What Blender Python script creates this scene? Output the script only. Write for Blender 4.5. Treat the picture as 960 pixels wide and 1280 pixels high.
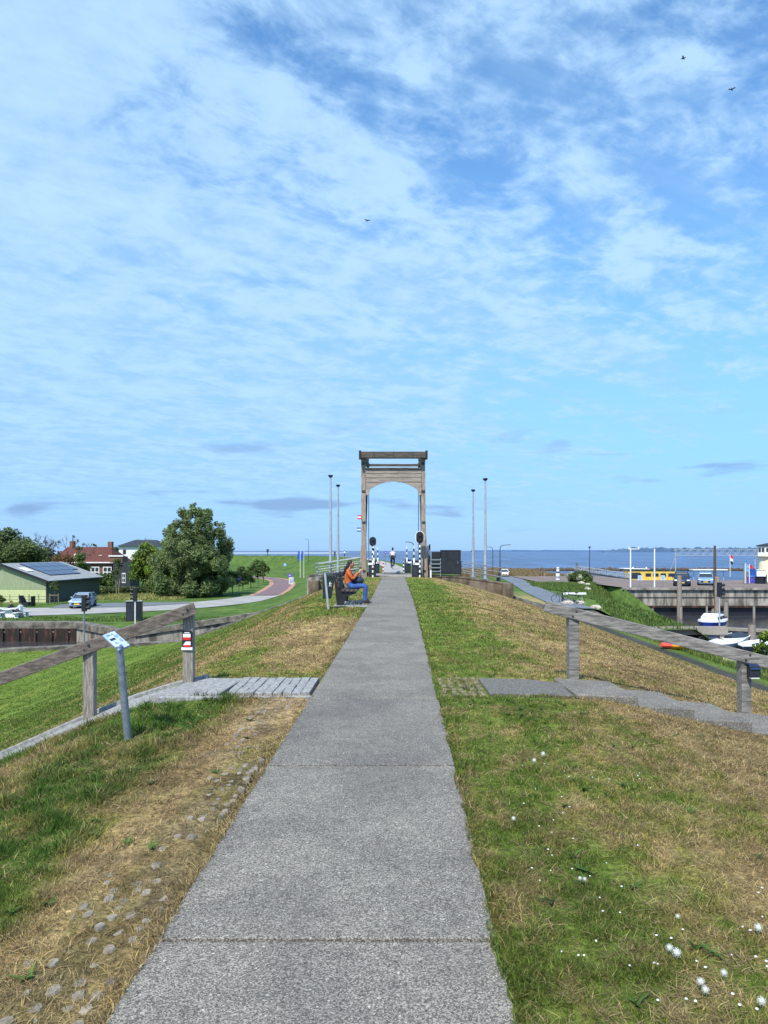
import bpy, bmesh, math, random
import numpy as np
from mathutils import Vector, Matrix, Quaternion
R = math.radians
rng = np.random.default_rng(7)
random.seed(7)
for o in list(bpy.data.objects):
    bpy.data.objects.remove(o)
scene = bpy.context.scene
COL = scene.collection

# ------------------------------------------------------------------ camera
F, VX, HY, EYE = 888.0, 492.0, 688.5, 1.63       # focal length in px of the 960x1280 photo, vanishing point, eye height
cam = bpy.data.cameras.new('camera'); camo = bpy.data.objects.new('camera', cam); COL.objects.link(camo)
camo.location = (0, 0, EYE); camo.rotation_euler = (R(90), 0, 0)
cam.sensor_fit = 'VERTICAL'; cam.sensor_height = 36; cam.lens = 36 * F / 1280
cam.shift_x = -12 / 1280; cam.shift_y = 48.5 / 1280
cam.clip_start = .05; cam.clip_end = 60000
scene.camera = camo

def at(px, py, Y):
    return Vector(((px - VX) * Y / F, Y, EYE - (py - HY) * Y / F))
def gnd(px, py, Z):
    Y = (EYE - Z) * F / (py - HY)
    return Vector(((px - VX) * Y / F, Y, Z))

# ------------------------------------------------------------------ world, sun, exposure
SUN_EL, SUN_AZ = R(52), R(202)
w = bpy.data.worlds.new('World'); scene.world = w; w.use_nodes = True
nt = w.node_tree; nt.nodes.clear()
def N(t, **k):
    n = nt.nodes.new(t)
    for a, b in k.items(): setattr(n, a, b)
    return n
def L(a, b): nt.links.new(a, b)
def M(op, a, b=None, c=None, clamp=False):
    n = N('ShaderNodeMath', operation=op, use_clamp=clamp)
    for i, x in enumerate((a, b, c)):
        if x is None: continue
        if isinstance(x, (int, float)): n.inputs[i].default_value = x
        else: L(x, n.inputs[i])
    return n.outputs[0]
def sstep(x, a, b):
    n = N('ShaderNodeMapRange', interpolation_type='SMOOTHSTEP')
    L(x, n.inputs['Value']); n.inputs['From Min'].default_value = a; n.inputs['From Max'].default_value = b
    return n.outputs[0]
def vec(x, y, z=0.0):
    n = N('ShaderNodeCombineXYZ')
    for i, q in enumerate((x, y, z)):
        if isinstance(q, (int, float)): n.inputs[i].default_value = q
        else: L(q, n.inputs[i])
    return n.outputs[0]
def noise(v, scale, detail=6, rough=.55, dist=0.0):
    n = N('ShaderNodeTexNoise'); L(v, n.inputs['Vector'])
    n.inputs['Scale'].default_value = scale; n.inputs['Detail'].default_value = detail
    n.inputs['Roughness'].default_value = rough; n.inputs['Distortion'].default_value = dist
    return n.outputs['Fac']
def mixc(f, a, b, mode='MIX'):
    n = N('ShaderNodeMix', data_type='RGBA', blend_type=mode)
    for s, x in ((n.inputs[0], f), (n.inputs[6], a), (n.inputs[7], b)):
        if isinstance(x, (int, float)): s.default_value = x
        elif isinstance(x, tuple): s.default_value = (*x, 1)
        else: L(x, s)
    return n.outputs[2]
SKY_STRENGTH = .122
sky = N('ShaderNodeTexSky', sky_type='NISHITA', sun_disc=False, sun_elevation=SUN_EL, sun_rotation=SUN_AZ,
        altitude=0, air_density=1.0, dust_density=.35, ozone_density=3.0)
tc = N('ShaderNodeTexCoord'); sp = N('ShaderNodeSeparateXYZ'); L(tc.outputs['Generated'], sp.inputs[0])
dx, dy, dz = sp.outputs
zz = M('MAXIMUM', dz, .0)
h = M('ADD', zz, .10)
u = M('DIVIDE', dx, h); v = M('DIVIDE', dy, h)
# bands of high cloud run from lower left to upper right
ru = M('ADD', M('MULTIPLY', u, .80), M('MULTIPLY', v, .60)); rv = M('SUBTRACT', M('MULTIPLY', v, .80), M('MULTIPLY', u, .60))
big = noise(vec(u, v, 3.1), .70, 4, .55, .3)
streak = noise(vec(M('MULTIPLY', ru, .38), M('MULTIPLY', rv, 1.7), 1.7), 1.5, 9, .62, .6)
puff = noise(vec(M('MULTIPLY', ru, .85), M('MULTIPLY', rv, 1.15), 8.3), 5.6, 8, .60, .35)
grain = noise(vec(u, v, 2.3), 13.0, 6, .62, .4)
elev = M('ARCSINE', zz)
side = M('DIVIDE', dx, M('ADD', M('ABSOLUTE', dy), .3))
veil = M('MULTIPLY', sstep(elev, .60, .26), sstep(side, .36, -.20))
low = M('MULTIPLY', sstep(elev, .30, .15), sstep(side, -.10, .30))
T = M('ADD', .497, M('MULTIPLY', side, .13))
T = M('SUBTRACT', T, M('MULTIPLY', veil, .02))
T = M('ADD', T, M('MULTIPLY', low, .06))
n1 = M('ADD', M('MULTIPLY', puff, .50), M('ADD', M('MULTIPLY', big, .22), M('ADD', M('MULTIPLY', streak, .20), M('MULTIPLY', grain, .17))))
n1 = M('SUBTRACT', n1, T)
d1 = M('MULTIPLY', sstep(n1, -.06, .105), .90)
d2 = M('MULTIPLY', sstep(M('SUBTRACT', streak, M('MULTIPLY', side, .10)), .38, .72), .5)
d3 = M('MULTIPLY', veil, .26)
inv = M('MULTIPLY', M('MULTIPLY', M('SUBTRACT', 1.0, d1), M('SUBTRACT', 1.0, d2)), M('SUBTRACT', 1.0, d3))
cloud = M('MULTIPLY', M('SUBTRACT', 1.0, inv), sstep(elev, -.03, .13))
tint = mixc(1.0, sky.outputs[0], (.98, 1.42, 1.62), 'MULTIPLY')
tint = mixc(M('MULTIPLY', sstep(elev, .42, .0), .82), tint, (1.50, 2.85, 5.6))
ccol = mixc(sstep(elev, .05, .5), (2.6, 4.35, 6.4), (2.95, 4.6, 6.6))
tex_ = sstep(M('ADD', M('MULTIPLY', puff, .65), M('MULTIPLY', grain, .35)), .36, .64)
ccol = mixc(1.0, ccol, mixc(tex_, (.88, .92, .96), (1.13, 1.09, 1.05)), 'MULTIPLY')
base = mixc(cloud, tint, ccol)
# low violet-grey cumulus just over the horizon
az = M('ARCTAN2', dx, dy)
cu = noise(vec(M('MULTIPLY', az, 5.0), M('MULTIPLY', elev, 24.0), 5.0), 1.0, 5, .5, .2)
cum = M('MULTIPLY', sstep(cu, .575, .68), M('MULTIPLY', sstep(elev, .018, .05), sstep(elev, .20, .10)))
base = mixc(M('MULTIPLY', cum, .78), base, (1.55, 2.6, 4.5))
bg = N('ShaderNodeBackground'); bg.inputs['Strength'].default_value = SKY_STRENGTH
L(base, bg.inputs['Color'])
wo = N('ShaderNodeOutputWorld'); L(bg.outputs[0], wo.inputs[0])
w.cycles.sampling_method = 'MANUAL'; w.cycles.sample_map_resolution = 512

sd = Vector((math.sin(SUN_AZ) * math.cos(SUN_EL), math.cos(SUN_AZ) * math.cos(SUN_EL), math.sin(SUN_EL)))
sl = bpy.data.lights.new('sun', 'SUN'); sl.energy = 4.0; sl.angle = R(.6); sl.color = (1, .94, .84)
so = bpy.data.objects.new('sun', sl); COL.objects.link(so); so.rotation_euler = (-sd).to_track_quat('-Z', 'Y').to_euler()
vs = scene.view_settings; vs.view_transform = 'Standard'; vs.look = 'None'; vs.exposure = .42; vs.gamma = 1; vs.use_curve_mapping = False
scene.cycles.max_bounces = 6; scene.cycles.transparent_max_bounces = 6

# ------------------------------------------------------------------ materials
def S(r, g, b, k=1.0):
    f = lambda c: ((c / 255 + .055) / 1.055) ** 2.4 if c > 10 else c / 255 / 12.92
    return (f(r) * k, f(g) * k, f(b) * k)
def mat(name, c, rough=.7, metal=0.0, var=.25, scale=6.0, bump=0.0, bscale=60.0, c2=None, stretch=(1, 1, 1), spec=.5, attr=False, trans=0.0, detail=5, contrast=(.3, .7), coords='Object'):
    global nt
    m = bpy.data.materials.new(name); m.use_nodes = True; nt = m.node_tree; nt.nodes.clear()
    p = N('ShaderNodeBsdfPrincipled'); out = N('ShaderNodeOutputMaterial')
    t = N('ShaderNodeTexCoord'); mp = N('ShaderNodeMapping'); mp.inputs['Scale'].default_value = stretch
    L(t.outputs[coords], mp.inputs[0])
    nz = noise(mp.outputs[0], scale, detail, .6); f = sstep(nz, *contrast)
    lo = tuple(x * (1 - var) for x in c); hi = c2 if c2 else tuple(x * (1 + var) for x in c)
    col = mixc(f, lo, hi)
    if attr:
        a = N('ShaderNodeVertexColor', layer_name='Col'); col = mixc(1.0, a.outputs[0], mixc(f, (1 - var,) * 3, (1 + var,) * 3), 'MULTIPLY')
    L(col, p.inputs['Base Color']); p.inputs['Roughness'].default_value = rough; p.inputs['Metallic'].default_value = metal
    p.inputs['Specular IOR Level'].default_value = spec
    if bump:
        b = N('ShaderNodeBump'); b.inputs['Strength'].default_value = bump; b.inputs['Distance'].default_value = .02
        L(noise(mp.outputs[0], bscale, 5, .6), b.inputs['Height']); L(b.outputs[0], p.inputs['Normal'])
    if trans:
        tr = N('ShaderNodeBsdfTranslucent'); L(col, tr.inputs[0]); mx = N('ShaderNodeMixShader'); mx.inputs[0].default_value = trans
        L(p.outputs[0], mx.inputs[1]); L(tr.outputs[0], mx.inputs[2]); L(mx.outputs[0], out.inputs[0])
    else: L(p.outputs[0], out.inputs[0])
    return m
def glass(name, c=(.03, .04, .05)):
    return mat(name, c, .08, 0, .1, 2, spec=.8)
MT = {}
MT['wood'] = mat('weathered_wood', S(128, 118, 108), .8, 0, .35, 5, .5, 14, S(168, 160, 150), (14, 14, 1.2))
MT['rail_left'] = mat('rail_wood', S(94, 84, 78), .85, 0, .3, 2.2, .4, 7, S(130, 118, 108), (1.2, 16, 16), detail=8)
MT['rail_right'] = mat('grey_rail_wood', S(104, 100, 96), .85, 0, .3, 2.2, .4, 7, S(150, 146, 140), (1.2, 16, 16), detail=8)
MT['gate_wood'] = mat('gate_wood', S(124, 108, 99), .8, 0, .3, 3, .4, 8, S(176, 160, 148), (6, 6, .5))
MT['gate_board'] = mat('gate_board', S(138, 128, 120), .8, 0, .25, 3, .3, 8, S(172, 160, 150), (.5, 6, 6))
MT['gate_dark'] = mat('gate_dark_wood', S(66, 60, 56), .75, 0, .3, 3, .3, 8, S(98, 90, 82), (.6, 6, 6))
MT['concrete'] = mat('old_concrete', S(126, 120, 112), .9, 0, .45, 1.4, .5, 20, S(168, 162, 152), (1, 1, .5))
MT['quay_concrete'] = mat('stained_concrete', S(108, 102, 94), .9, 0, .45, 1.1, .4, 10, S(172, 166, 156), (1.3, 1.3, .28), contrast=(.35, .65))
MT['brown_concrete'] = mat('brown_concrete', S(88, 76, 64), .9, 0, .4, 1.6, .5, 20, S(126, 112, 96), (1.2, 1.2, .5))
MT['cap_concrete'] = mat('dark_cap_concrete', S(88, 84, 76), .9, 0, .4, 2.2, .5, 20, S(132, 126, 116))
MT['slab'] = mat('grey_slab', S(134, 135, 135), .9, 0, .22, 26, .5, 120, S(168, 168, 167), detail=9)
MT['sheet'] = mat('rusty_sheet_piling', S(50, 38, 33), .85, 0, .4, 1.6, .4, 10, S(90, 58, 46), (1.6, 1.6, .4), contrast=(.45, .68))
MT['galv'] = mat('galvanised_steel', S(132, 142, 150), .5, .5, .2, 25, .1, 60)
MT['pole'] = mat('grey_painted_pole', S(168, 174, 182), .5, .2, .12, 4)
MT['dark_pole'] = mat('dark_pole', S(58, 64, 68), .5, .3, .15, 4)
MT['white'] = mat('white_paint', (.78, .79, .8), .5, 0, .08, 3)
MT['black'] = mat('black_paint', (.012, .013, .018), .5, 0, .3, 4)
MT['cab'] = mat('black_cabinet', (.014, .016, .022), .45, 0, .35, 3)
MT['navy'] = mat('dark_navy', S(40, 46, 58), .55, 0, .25, 4)
MT['red'] = mat('red_paint', (.62, .02, .02), .5, 0, .1, 3)
MT['blue'] = mat('blue_paint', (.03, .10, .42), .5, 0, .15, 3)
MT['lightblue'] = mat('light_blue_paint', (.18, .42, .75), .5, 0, .12, 3)
MT['violet'] = mat('sign_violet', (.10, .08, .48), .5, 0, .1, 3)
MT['yellow'] = mat('yellow_paint', S(236, 200, 92, .9), .45, 0, .1, 1.5)
MT['orange'] = mat('orange_plastic', S(240, 150, 30), .45, 0, .1, 1.5)
MT['pink'] = mat('pink_plastic', S(232, 84, 70), .45, 0, .1, 1.5)
MT['cream'] = mat('cream_paint', S(224, 220, 190), .5, 0, .1, 1.5)
MT['glass'] = glass('dark_glass')
MT['tyre'] = mat('rubber', (.015, .015, .016), .85)
MT['silver'] = mat('silver_blue_car', S(150, 170, 196), .3, .35, .05, 1)
MT['carblue'] = mat('dark_blue_car', S(44, 56, 84), .25, .3, .1, 1)
MT['carlight'] = mat('light_blue_car', S(132, 164, 204), .3, .3, .05, 1)
MT['brick'] = mat('red_brown_brick', S(112, 80, 68), .9, 0, .3, 9, .3, 30, S(142, 104, 88))
MT['rooftile'] = mat('red_roof_tile', S(84, 46, 40), .9, 0, .35, 6, .5, 20, S(112, 64, 54))
MT['roofdark'] = mat('dark_roof', S(44, 50, 58), .7, 0, .25, 3)
MT['roofgrey'] = mat('grey_sheet_roof', S(146, 149, 150), .7, 0, .18, 2, .2, 6, None, (6, .6, 1))
MT['shed_front'] = mat('pale_green_boards', S(188, 196, 146), .75, 0, .16, 3, .2, 6, None, (8, 8, .4))
MT['shed_upper'] = mat('sage_green_boards', S(142, 154, 122), .75, 0, .16, 3, .2, 6, None, (8, 8, .4))
MT['shed_side'] = mat('dark_green_boards', S(84, 90, 82), .8, 0, .2, 3, .2, 6, None, (8, 8, .4))
MT['solar'] = mat('solar_cells', S(44, 58, 92), .15, .2, .3, 1.2)
MT['skin'] = mat('skin', S(176, 124, 98), .6, 0, .08, 9)
MT['hair'] = mat('black_hair', (.012, .01, .009), .6, 0, .3, 20)
MT['jacket'] = mat('orange_jacket', S(188, 92, 38), .8, 0, .22, 9, .4, 30)
MT['jeans'] = mat('blue_jeans', S(52, 86, 150), .85, 0, .22, 9, .3, 60)
MT['shoe'] = mat('dark_shoe', S(60, 44, 40), .7)
MT['shirt'] = mat('pale_shirt', S(196, 176, 182), .8, 0, .1, 8)
MT['wshirt'] = mat('white_shirt', S(226, 230, 236), .8, 0, .08, 8)
MT['darkcloth'] = mat('dark_cloth', S(32, 34, 44), .85, 0, .25, 8)
MT['bark'] = mat('bark', S(86, 76, 64), .9, 0, .4, 4, .6, 12, None, (4, 4, .7))
MT['palebark'] = mat('pale_bark', S(150, 142, 116), .9, 0, .4, 4, .4, 12, None, (4, 4, .7))
MT['twig'] = mat('bare_twigs', S(96, 84, 80), .9, 0, .3, 4)
MT['leaf'] = mat('leaves', (1, 1, 1), .55, 0, .3, .5, attr=True, trans=.42, spec=.25)
MT['blade'] = mat('grass_blades', (1, 1, 1), .6, 0, .25, .9, attr=True, trans=.3, spec=.2)
MT['ground'] = mat('turf', (1, 1, 1), .95, 0, .38, 11, 1.0, 34, attr=True, spec=.1, detail=9)
def add_streaks(m, scale, stretch, lo, hi):
    global nt
    nt = m.node_tree; p = next(n for n in nt.nodes if n.type == 'BSDF_PRINCIPLED'); src = p.inputs['Base Color'].links[0].from_socket
    t = N('ShaderNodeTexCoord'); mp = N('ShaderNodeMapping'); mp.inputs['Scale'].default_value = stretch; L(t.outputs['Object'], mp.inputs[0])
    L(mixc(1.0, src, mixc(sstep(noise(mp.outputs[0], scale, 7, .68), .34, .66), lo, hi), 'MULTIPLY'), p.inputs['Base Color'])
add_streaks(MT['ground'], 2.2, (1, .10, 1), (.72, .80, .66), (1.32, 1.20, 1.25))
add_streaks(MT['ground'], 38, (1, 1, 1), (.55, .58, .5), (1.45, 1.42, 1.4))
MT['farground'] = mat('far_turf', (1, 1, 1), .95, 0, .32, .9, .8, 3, attr=True, spec=.1, detail=9)
MT['asphalt'] = mat('asphalt', S(104, 110, 118), .9, 0, .2, .6, .3, 30)
MT['bikepath'] = mat('bike_path_asphalt', S(104, 112, 122), .9, 0, .14, .5, .2, 30)
MT['lot'] = mat('brown_paving', S(120, 106, 100), .9, 0, .2, .5, .3, 12)
MT['lightpave'] = mat('pale_paving', S(156, 154, 152), .9, 0, .14, .6, .2, 20)
MT['redpave'] = mat('purple_brick_paving', S(118, 96, 100), .9, 0, .14, .8, .2, 20)
MT['pinkpave'] = mat('pink_brick_paving', S(168, 132, 110), .9, 0, .14, .8, .2, 20)
MT['stone'] = mat('grey_stone', S(126, 117, 104), .9, 0, .35, 9, .6, 40, S(160, 150, 134))
MT['rock'] = mat('pale_rock', S(176, 168, 154), .9, 0, .35, 2, .6, 8)
MT['emblem'] = mat('emblem_white', (.8, .8, .8), .5)
MT['panel'] = mat('pale_blue_panel', S(168, 196, 232), .25, 0, .12, 14, c2=S(196, 214, 240))
MT['stem'] = mat('stem_green', (.12, .16, .05), .6)
MT['puff'] = mat('seed_head', (.86, .87, .80), .9, 0, .08, 120, .5, 300, trans=.15)
def see_through(m, k):
    global nt
    nt = m.node_tree; out = next(n for n in nt.nodes if n.type == 'OUTPUT_MATERIAL'); src = out.inputs[0].links[0].from_socket
    mx = N('ShaderNodeMixShader'); mx.inputs[0].default_value = k; L(src, mx.inputs[1]); L(N('ShaderNodeBsdfTransparent').outputs[0], mx.inputs[2]); L(mx.outputs[0], out.inputs[0])
see_through(MT['puff'], .30)

def path_material():
    global nt
    m = bpy.data.materials.new('exposed_aggregate'); m.use_nodes = True; nt = m.node_tree; nt.nodes.clear()
    p = N('ShaderNodeBsdfPrincipled'); out = N('ShaderNodeOutputMaterial'); t = N('ShaderNodeTexCoord'); o = t.outputs['Object']
    vo = N('ShaderNodeTexVoronoi'); vo.inputs['Scale'].default_value = 190; L(o, vo.inputs['Vector'])
    vs_ = N('ShaderNodeSeparateColor'); L(vo.outputs['Color'], vs_.inputs[0])
    chips = M('POWER', vs_.outputs[0], 1.6)
    c = mixc(chips, S(84, 81, 76), S(172, 167, 157))
    v2 = N('ShaderNodeTexVoronoi'); v2.inputs['Scale'].default_value = 60; L(o, v2.inputs['Vector'])
    s2 = N('ShaderNodeSeparateColor'); L(v2.outputs['Color'], s2.inputs[0])
    white = M('MULTIPLY', M('GREATER_THAN', s2.outputs[1], .955), M('LESS_THAN', v2.outputs['Distance'], .30))
    c = mixc(M('MULTIPLY', white, .7), c, S(206, 204, 200))
    dark = M('MULTIPLY', M('GREATER_THAN', s2.outputs[0], .88), M('LESS_THAN', v2.outputs['Distance'], .28))
    c = mixc(M('MULTIPLY', dark, .6), c, S(56, 54, 54))
    stain = sstep(noise(o, 1.1, 6, .65, .6), .32, .70)
    c = mixc(1.0, c, mixc(stain, (.78, .78, .80), (1.10, 1.10, 1.09)), 'MULTIPLY')
    so_ = N('ShaderNodeSeparateXYZ'); L(o, so_.inputs[0]); wn = N('ShaderNodeTexWhiteNoise', noise_dimensions='1D'); L(M('FLOOR', M('DIVIDE', M('ADD', so_.outputs[1], 4.25), 2.4)), wn.inputs['W'])
    c = mixc(1.0, c, mixc(wn.outputs['Value'], (.90, .90, .91), (1.07, 1.06, 1.04)), 'MULTIPLY')
    blot = sstep(noise(o, 3.1, 4, .55, .8), .63, .74); c = mixc(M('MULTIPLY', blot, .30), c, S(84, 80, 74))
    fine = sstep(noise(o, 9, 5, .6), .3, .7)
    c = mixc(1.0, c, mixc(fine, (.90, .90, .90), (1.08, 1.08, 1.08)), 'MULTIPLY')
    L(c, p.inputs['Base Color']); p.inputs['Roughness'].default_value = .85; p.inputs['Specular IOR Level'].default_value = .3
    b = N('ShaderNodeBump'); b.inputs['Strength'].default_value = .8; b.inputs['Distance'].default_value = .004
    L(vo.outputs['Distance'], b.inputs['Height']); L(b.outputs[0], p.inputs['Normal']); L(p.outputs[0], out.inputs[0])
    return m
MT['path'] = path_material()
def water_material(name, c, bump, sx, sy, rough, spec):
    global nt
    m = bpy.data.materials.new(name); m.use_nodes = True; nt = m.node_tree; nt.nodes.clear()
    p = N('ShaderNodeBsdfPrincipled'); out = N('ShaderNodeOutputMaterial'); t = N('ShaderNodeTexCoord')
    mp = N('ShaderNodeMapping'); mp.inputs['Scale'].default_value = (sx, sy, 1); L(t.outputs['Object'], mp.inputs[0])
    a = noise(mp.outputs[0], .35, 8, .70, .3); b_ = noise(mp.outputs[0], .03, 3, .5)
    col = mixc(M('ADD', sstep(a, .38, .66), M('MULTIPLY', sstep(b_, .4, .62), .25), clamp=True), tuple(x * .62 for x in c), tuple(x * 1.45 for x in c))  # light and shade of the waves put into the base colour
    L(col, p.inputs['Base Color']); p.inputs['Roughness'].default_value = rough; p.inputs['Specular IOR Level'].default_value = spec
    bm = N('ShaderNodeBump'); bm.inputs['Strength'].default_value = 1; bm.inputs['Distance'].default_value = bump
    L(a, bm.inputs['Height']); L(bm.outputs[0], p.inputs['Normal']); L(p.outputs[0], out.inputs[0])
    return m
MT['sea'] = water_material('sea_water', (.058, .098, .200), .9, .16, .022, .35, .22)
MT['harbour'] = water_material('harbour_water', (.045, .045, .048), .05, 1.2, 2.4, .10, .5)  # dark reflection of the walls put into the water colour

# ------------------------------------------------------------------ mesh helpers
class MB:
    def __init__(s): s.v = []; s.f = []; s.mi = []; s.cur = 0
    def add(s, vs_, fs):
        k = len(s.v); s.v += [tuple(x) for x in vs_]; s.f += [[i + k for i in f] for f in fs]; s.mi += [s.cur] * len(fs); return s
    def box(s, c, d, rot=None):
        c = Vector(c); q = [Vector((a * d[0] / 2, b * d[1] / 2, e * d[2] / 2)) for a in (-1, 1) for b in (-1, 1) for e in (-1, 1)]
        if rot is not None: q = [rot @ x for x in q]
        return s.add([c + x for x in q], [(0, 1, 3, 2), (4, 6, 7, 5), (0, 4, 5, 1), (2, 3, 7, 6), (0, 2, 6, 4), (1, 5, 7, 3)])
    def bar(s, p, q, wd, ht, up=(0, 0, 1)):
        p, q = Vector(p), Vector(q); d = (q - p); ln = d.length; d.normalize(); up = Vector(up)
        sd_ = d.cross(up)
        if sd_.length < 1e-4: sd_ = d.cross(Vector((0, 1, 0)))
        sd_.normalize(); u_ = sd_.cross(d)
        rot = Matrix((d, sd_, u_)).transposed()
        return s.box((p + q) / 2, (ln, wd, ht), rot)
    def cyl(s, p, q, r0, r1=None, n=10, cap=True):
        p, q = Vector(p), Vector(q); r1 = r0 if r1 is None else r1; d = (q - p).normalized()
        a = d.orthogonal().normalized(); b = d.cross(a)
        vs_ = [p + (a * math.cos(t) + b * math.sin(t)) * r0 for t in [2 * math.pi * i / n for i in range(n)]]
        vs_ += [q + (a * math.cos(t) + b * math.sin(t)) * r1 for t in [2 * math.pi * i / n for i in range(n)]]
        fs = [(i, (i + 1) % n, n + (i + 1) % n, n + i) for i in range(n)]
        if cap: fs += [tuple(range(n))[::-1], tuple(range(n, 2 * n))]
        return s.add(vs_, fs)
    def tube(s, pts, r, n=8):
        rs = r if isinstance(r, (list, tuple)) else [r] * len(pts)
        pts = [Vector(p) for p in pts]; a = None; vs_ = []
        for i, p in enumerate(pts):
            d = (pts[min(i + 1, len(pts) - 1)] - pts[max(i - 1, 0)]).normalized()
            a = d.orthogonal().normalized() if a is None else (a - d * a.dot(d)).normalized()
            b = d.cross(a)
            vs_ += [p + (a * math.cos(2 * math.pi * j / n) + b * math.sin(2 * math.pi * j / n)) * rs[i] for j in range(n)]
        fs = [(i * n + j, i * n + (j + 1) % n, (i + 1) * n + (j + 1) % n, (i + 1) * n + j) for i in range(len(pts) - 1) for j in range(n)]
        fs += [tuple(range(n))[::-1], tuple(range((len(pts) - 1) * n, len(pts) * n))]
        return s.add(vs_, fs)
    def prism(s, pts, d):
        pts = [Vector(p) for p in pts]; d = Vector(d); n = len(pts)
        return s.add(pts + [p + d for p in pts], [tuple(range(n))[::-1], tuple(range(n, 2 * n))] + [(i, (i + 1) % n, n + (i + 1) % n, n + i) for i in range(n)])
    def sph(s, c, r, nu=12, nv=8, rot=None):
        c = Vector(c); r = (r, r, r) if isinstance(r, (int, float)) else r; vs_ = []
        for j in range(1, nv):
            t = math.pi * j / nv
            for i in range(nu):
                a = 2 * math.pi * i / nu; q = Vector((r[0] * math.sin(t) * math.cos(a), r[1] * math.sin(t) * math.sin(a), r[2] * math.cos(t)))
                vs_.append(c + (rot @ q if rot is not None else q))
        top = Vector((0, 0, r[2])); top = rot @ top if rot is not None else top
        k = len(vs_); vs_ += [c + top, c - top]
        fs = [(j * nu + i, j * nu + (i + 1) % nu, (j + 1) * nu + (i + 1) % nu, (j + 1) * nu + i) for j in range(nv - 2) for i in range(nu)]
        fs += [(k, (i + 1) % nu, i) for i in range(nu)] + [(k + 1, (nv - 2) * nu + i, (nv - 2) * nu + (i + 1) % nu) for i in range(nu)]
        return s.add(vs_, fs)
    def torus(s, c, ax, R_, r, n=24, m=6):
        c, ax = Vector(c), Vector(ax).normalized(); a = ax.orthogonal().normalized(); b = ax.cross(a); vs_ = []
        for i in range(n):
            t = 2 * math.pi * i / n; d = a * math.cos(t) + b * math.sin(t)
            for j in range(m):
                q = 2 * math.pi * j / m; vs_.append(c + d * (R_ + r * math.cos(q)) + ax * r * math.sin(q))
        return s.add(vs_, [(i * m + j, ((i + 1) % n) * m + j, ((i + 1) % n) * m + (j + 1) % m, i * m + (j + 1) % m) for i in range(n) for j in range(m)])
    def loft(s, rings, cap=True):
        n = len(rings[0]); vs_ = [p for r_ in rings for p in r_]
        fs = [(i * n + j, i * n + (j + 1) % n, (i + 1) * n + (j + 1) % n, (i + 1) * n + j) for i in range(len(rings) - 1) for j in range(n)]
        if cap: fs += [tuple(range(n))[::-1], tuple(range((len(rings) - 1) * n, len(rings) * n))]
        return s.add(vs_, fs)
    def build(s, name, m, parent=None, smooth=False, bevel=0, loc=None):
        me = bpy.data.meshes.new(name); me.from_pydata(s.v, [], s.f)
        for x in (m if isinstance(m, (list, tuple)) else [m]): me.materials.append(MT[x] if isinstance(x, str) else x)
        bm = bmesh.new(); bm.from_mesh(me); bmesh.ops.recalc_face_normals(bm, faces=bm.faces); bm.to_mesh(me); bm.free()
        me.polygons.foreach_set('material_index', s.mi)
        if smooth: me.shade_smooth(); me.set_sharp_from_angle(angle=R(42))
        o = bpy.data.objects.new(name, me); COL.objects.link(o)
        if parent: o.parent = parent
        if loc is not None: o.location = loc
        if bevel:
            b = o.modifiers.new('bevel', 'BEVEL'); b.width = bevel; b.segments = 2; b.limit_method = 'ANGLE'; b.angle_limit = R(35)
        return o
def tag(o, label=None, cat=None, group=None, kind=None):
    if label: o['label'] = label
    if cat: o['category'] = cat
    if group: o['group'] = group
    if kind: o['kind'] = kind
    return o
def thing(name, label, cat, loc=(0, 0, 0), rz=0.0, group=None):
    o = bpy.data.objects.new(name, None); COL.objects.link(o); o.location = loc; o.rotation_euler = (0, 0, rz); o.empty_display_size = .1
    return tag(o, label, cat, group)
def dup(root, loc, rz=None, label=None):
    r = root.copy(); COL.objects.link(r); r.location = loc
    if rz is not None: r.rotation_euler = (0, 0, rz)
    if label: r['label'] = label
    for ch in list(root.children):
        c = ch.copy(); COL.objects.link(c); c.parent = r
        for g in list(ch.children):
            d = g.copy(); COL.objects.link(d); d.parent = c
    return r
def raw_mesh(name, verts, faces, mats, cols=None, mi=None, smooth=False):
    """numpy mesh; faces is an (n,k) array"""
    me = bpy.data.meshes.new(name); verts = np.asarray(verts, np.float32); faces = np.asarray(faces, np.int32); n, k = faces.shape
    me.vertices.add(len(verts)); me.vertices.foreach_set('co', verts.ravel())
    me.loops.add(n * k); me.loops.foreach_set('vertex_index', faces.ravel())
    me.polygons.add(n); me.polygons.foreach_set('loop_start', np.arange(0, n * k, k, dtype=np.int32))
    if mi is not None: me.polygons.foreach_set('material_index', np.asarray(mi, np.int32))
    me.update(calc_edges=True)
    if cols is not None:
        a = me.color_attributes.new('Col', 'FLOAT_COLOR', 'POINT')
        a.data.foreach_set('color', np.concatenate([np.asarray(cols, np.float32), np.ones((len(verts), 1), np.float32)], 1).ravel())
    for m in mats: me.materials.append(MT[m])
    if smooth: me.shade_smooth()
    o = bpy.data.objects.new(name, me); COL.objects.link(o); return o

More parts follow.
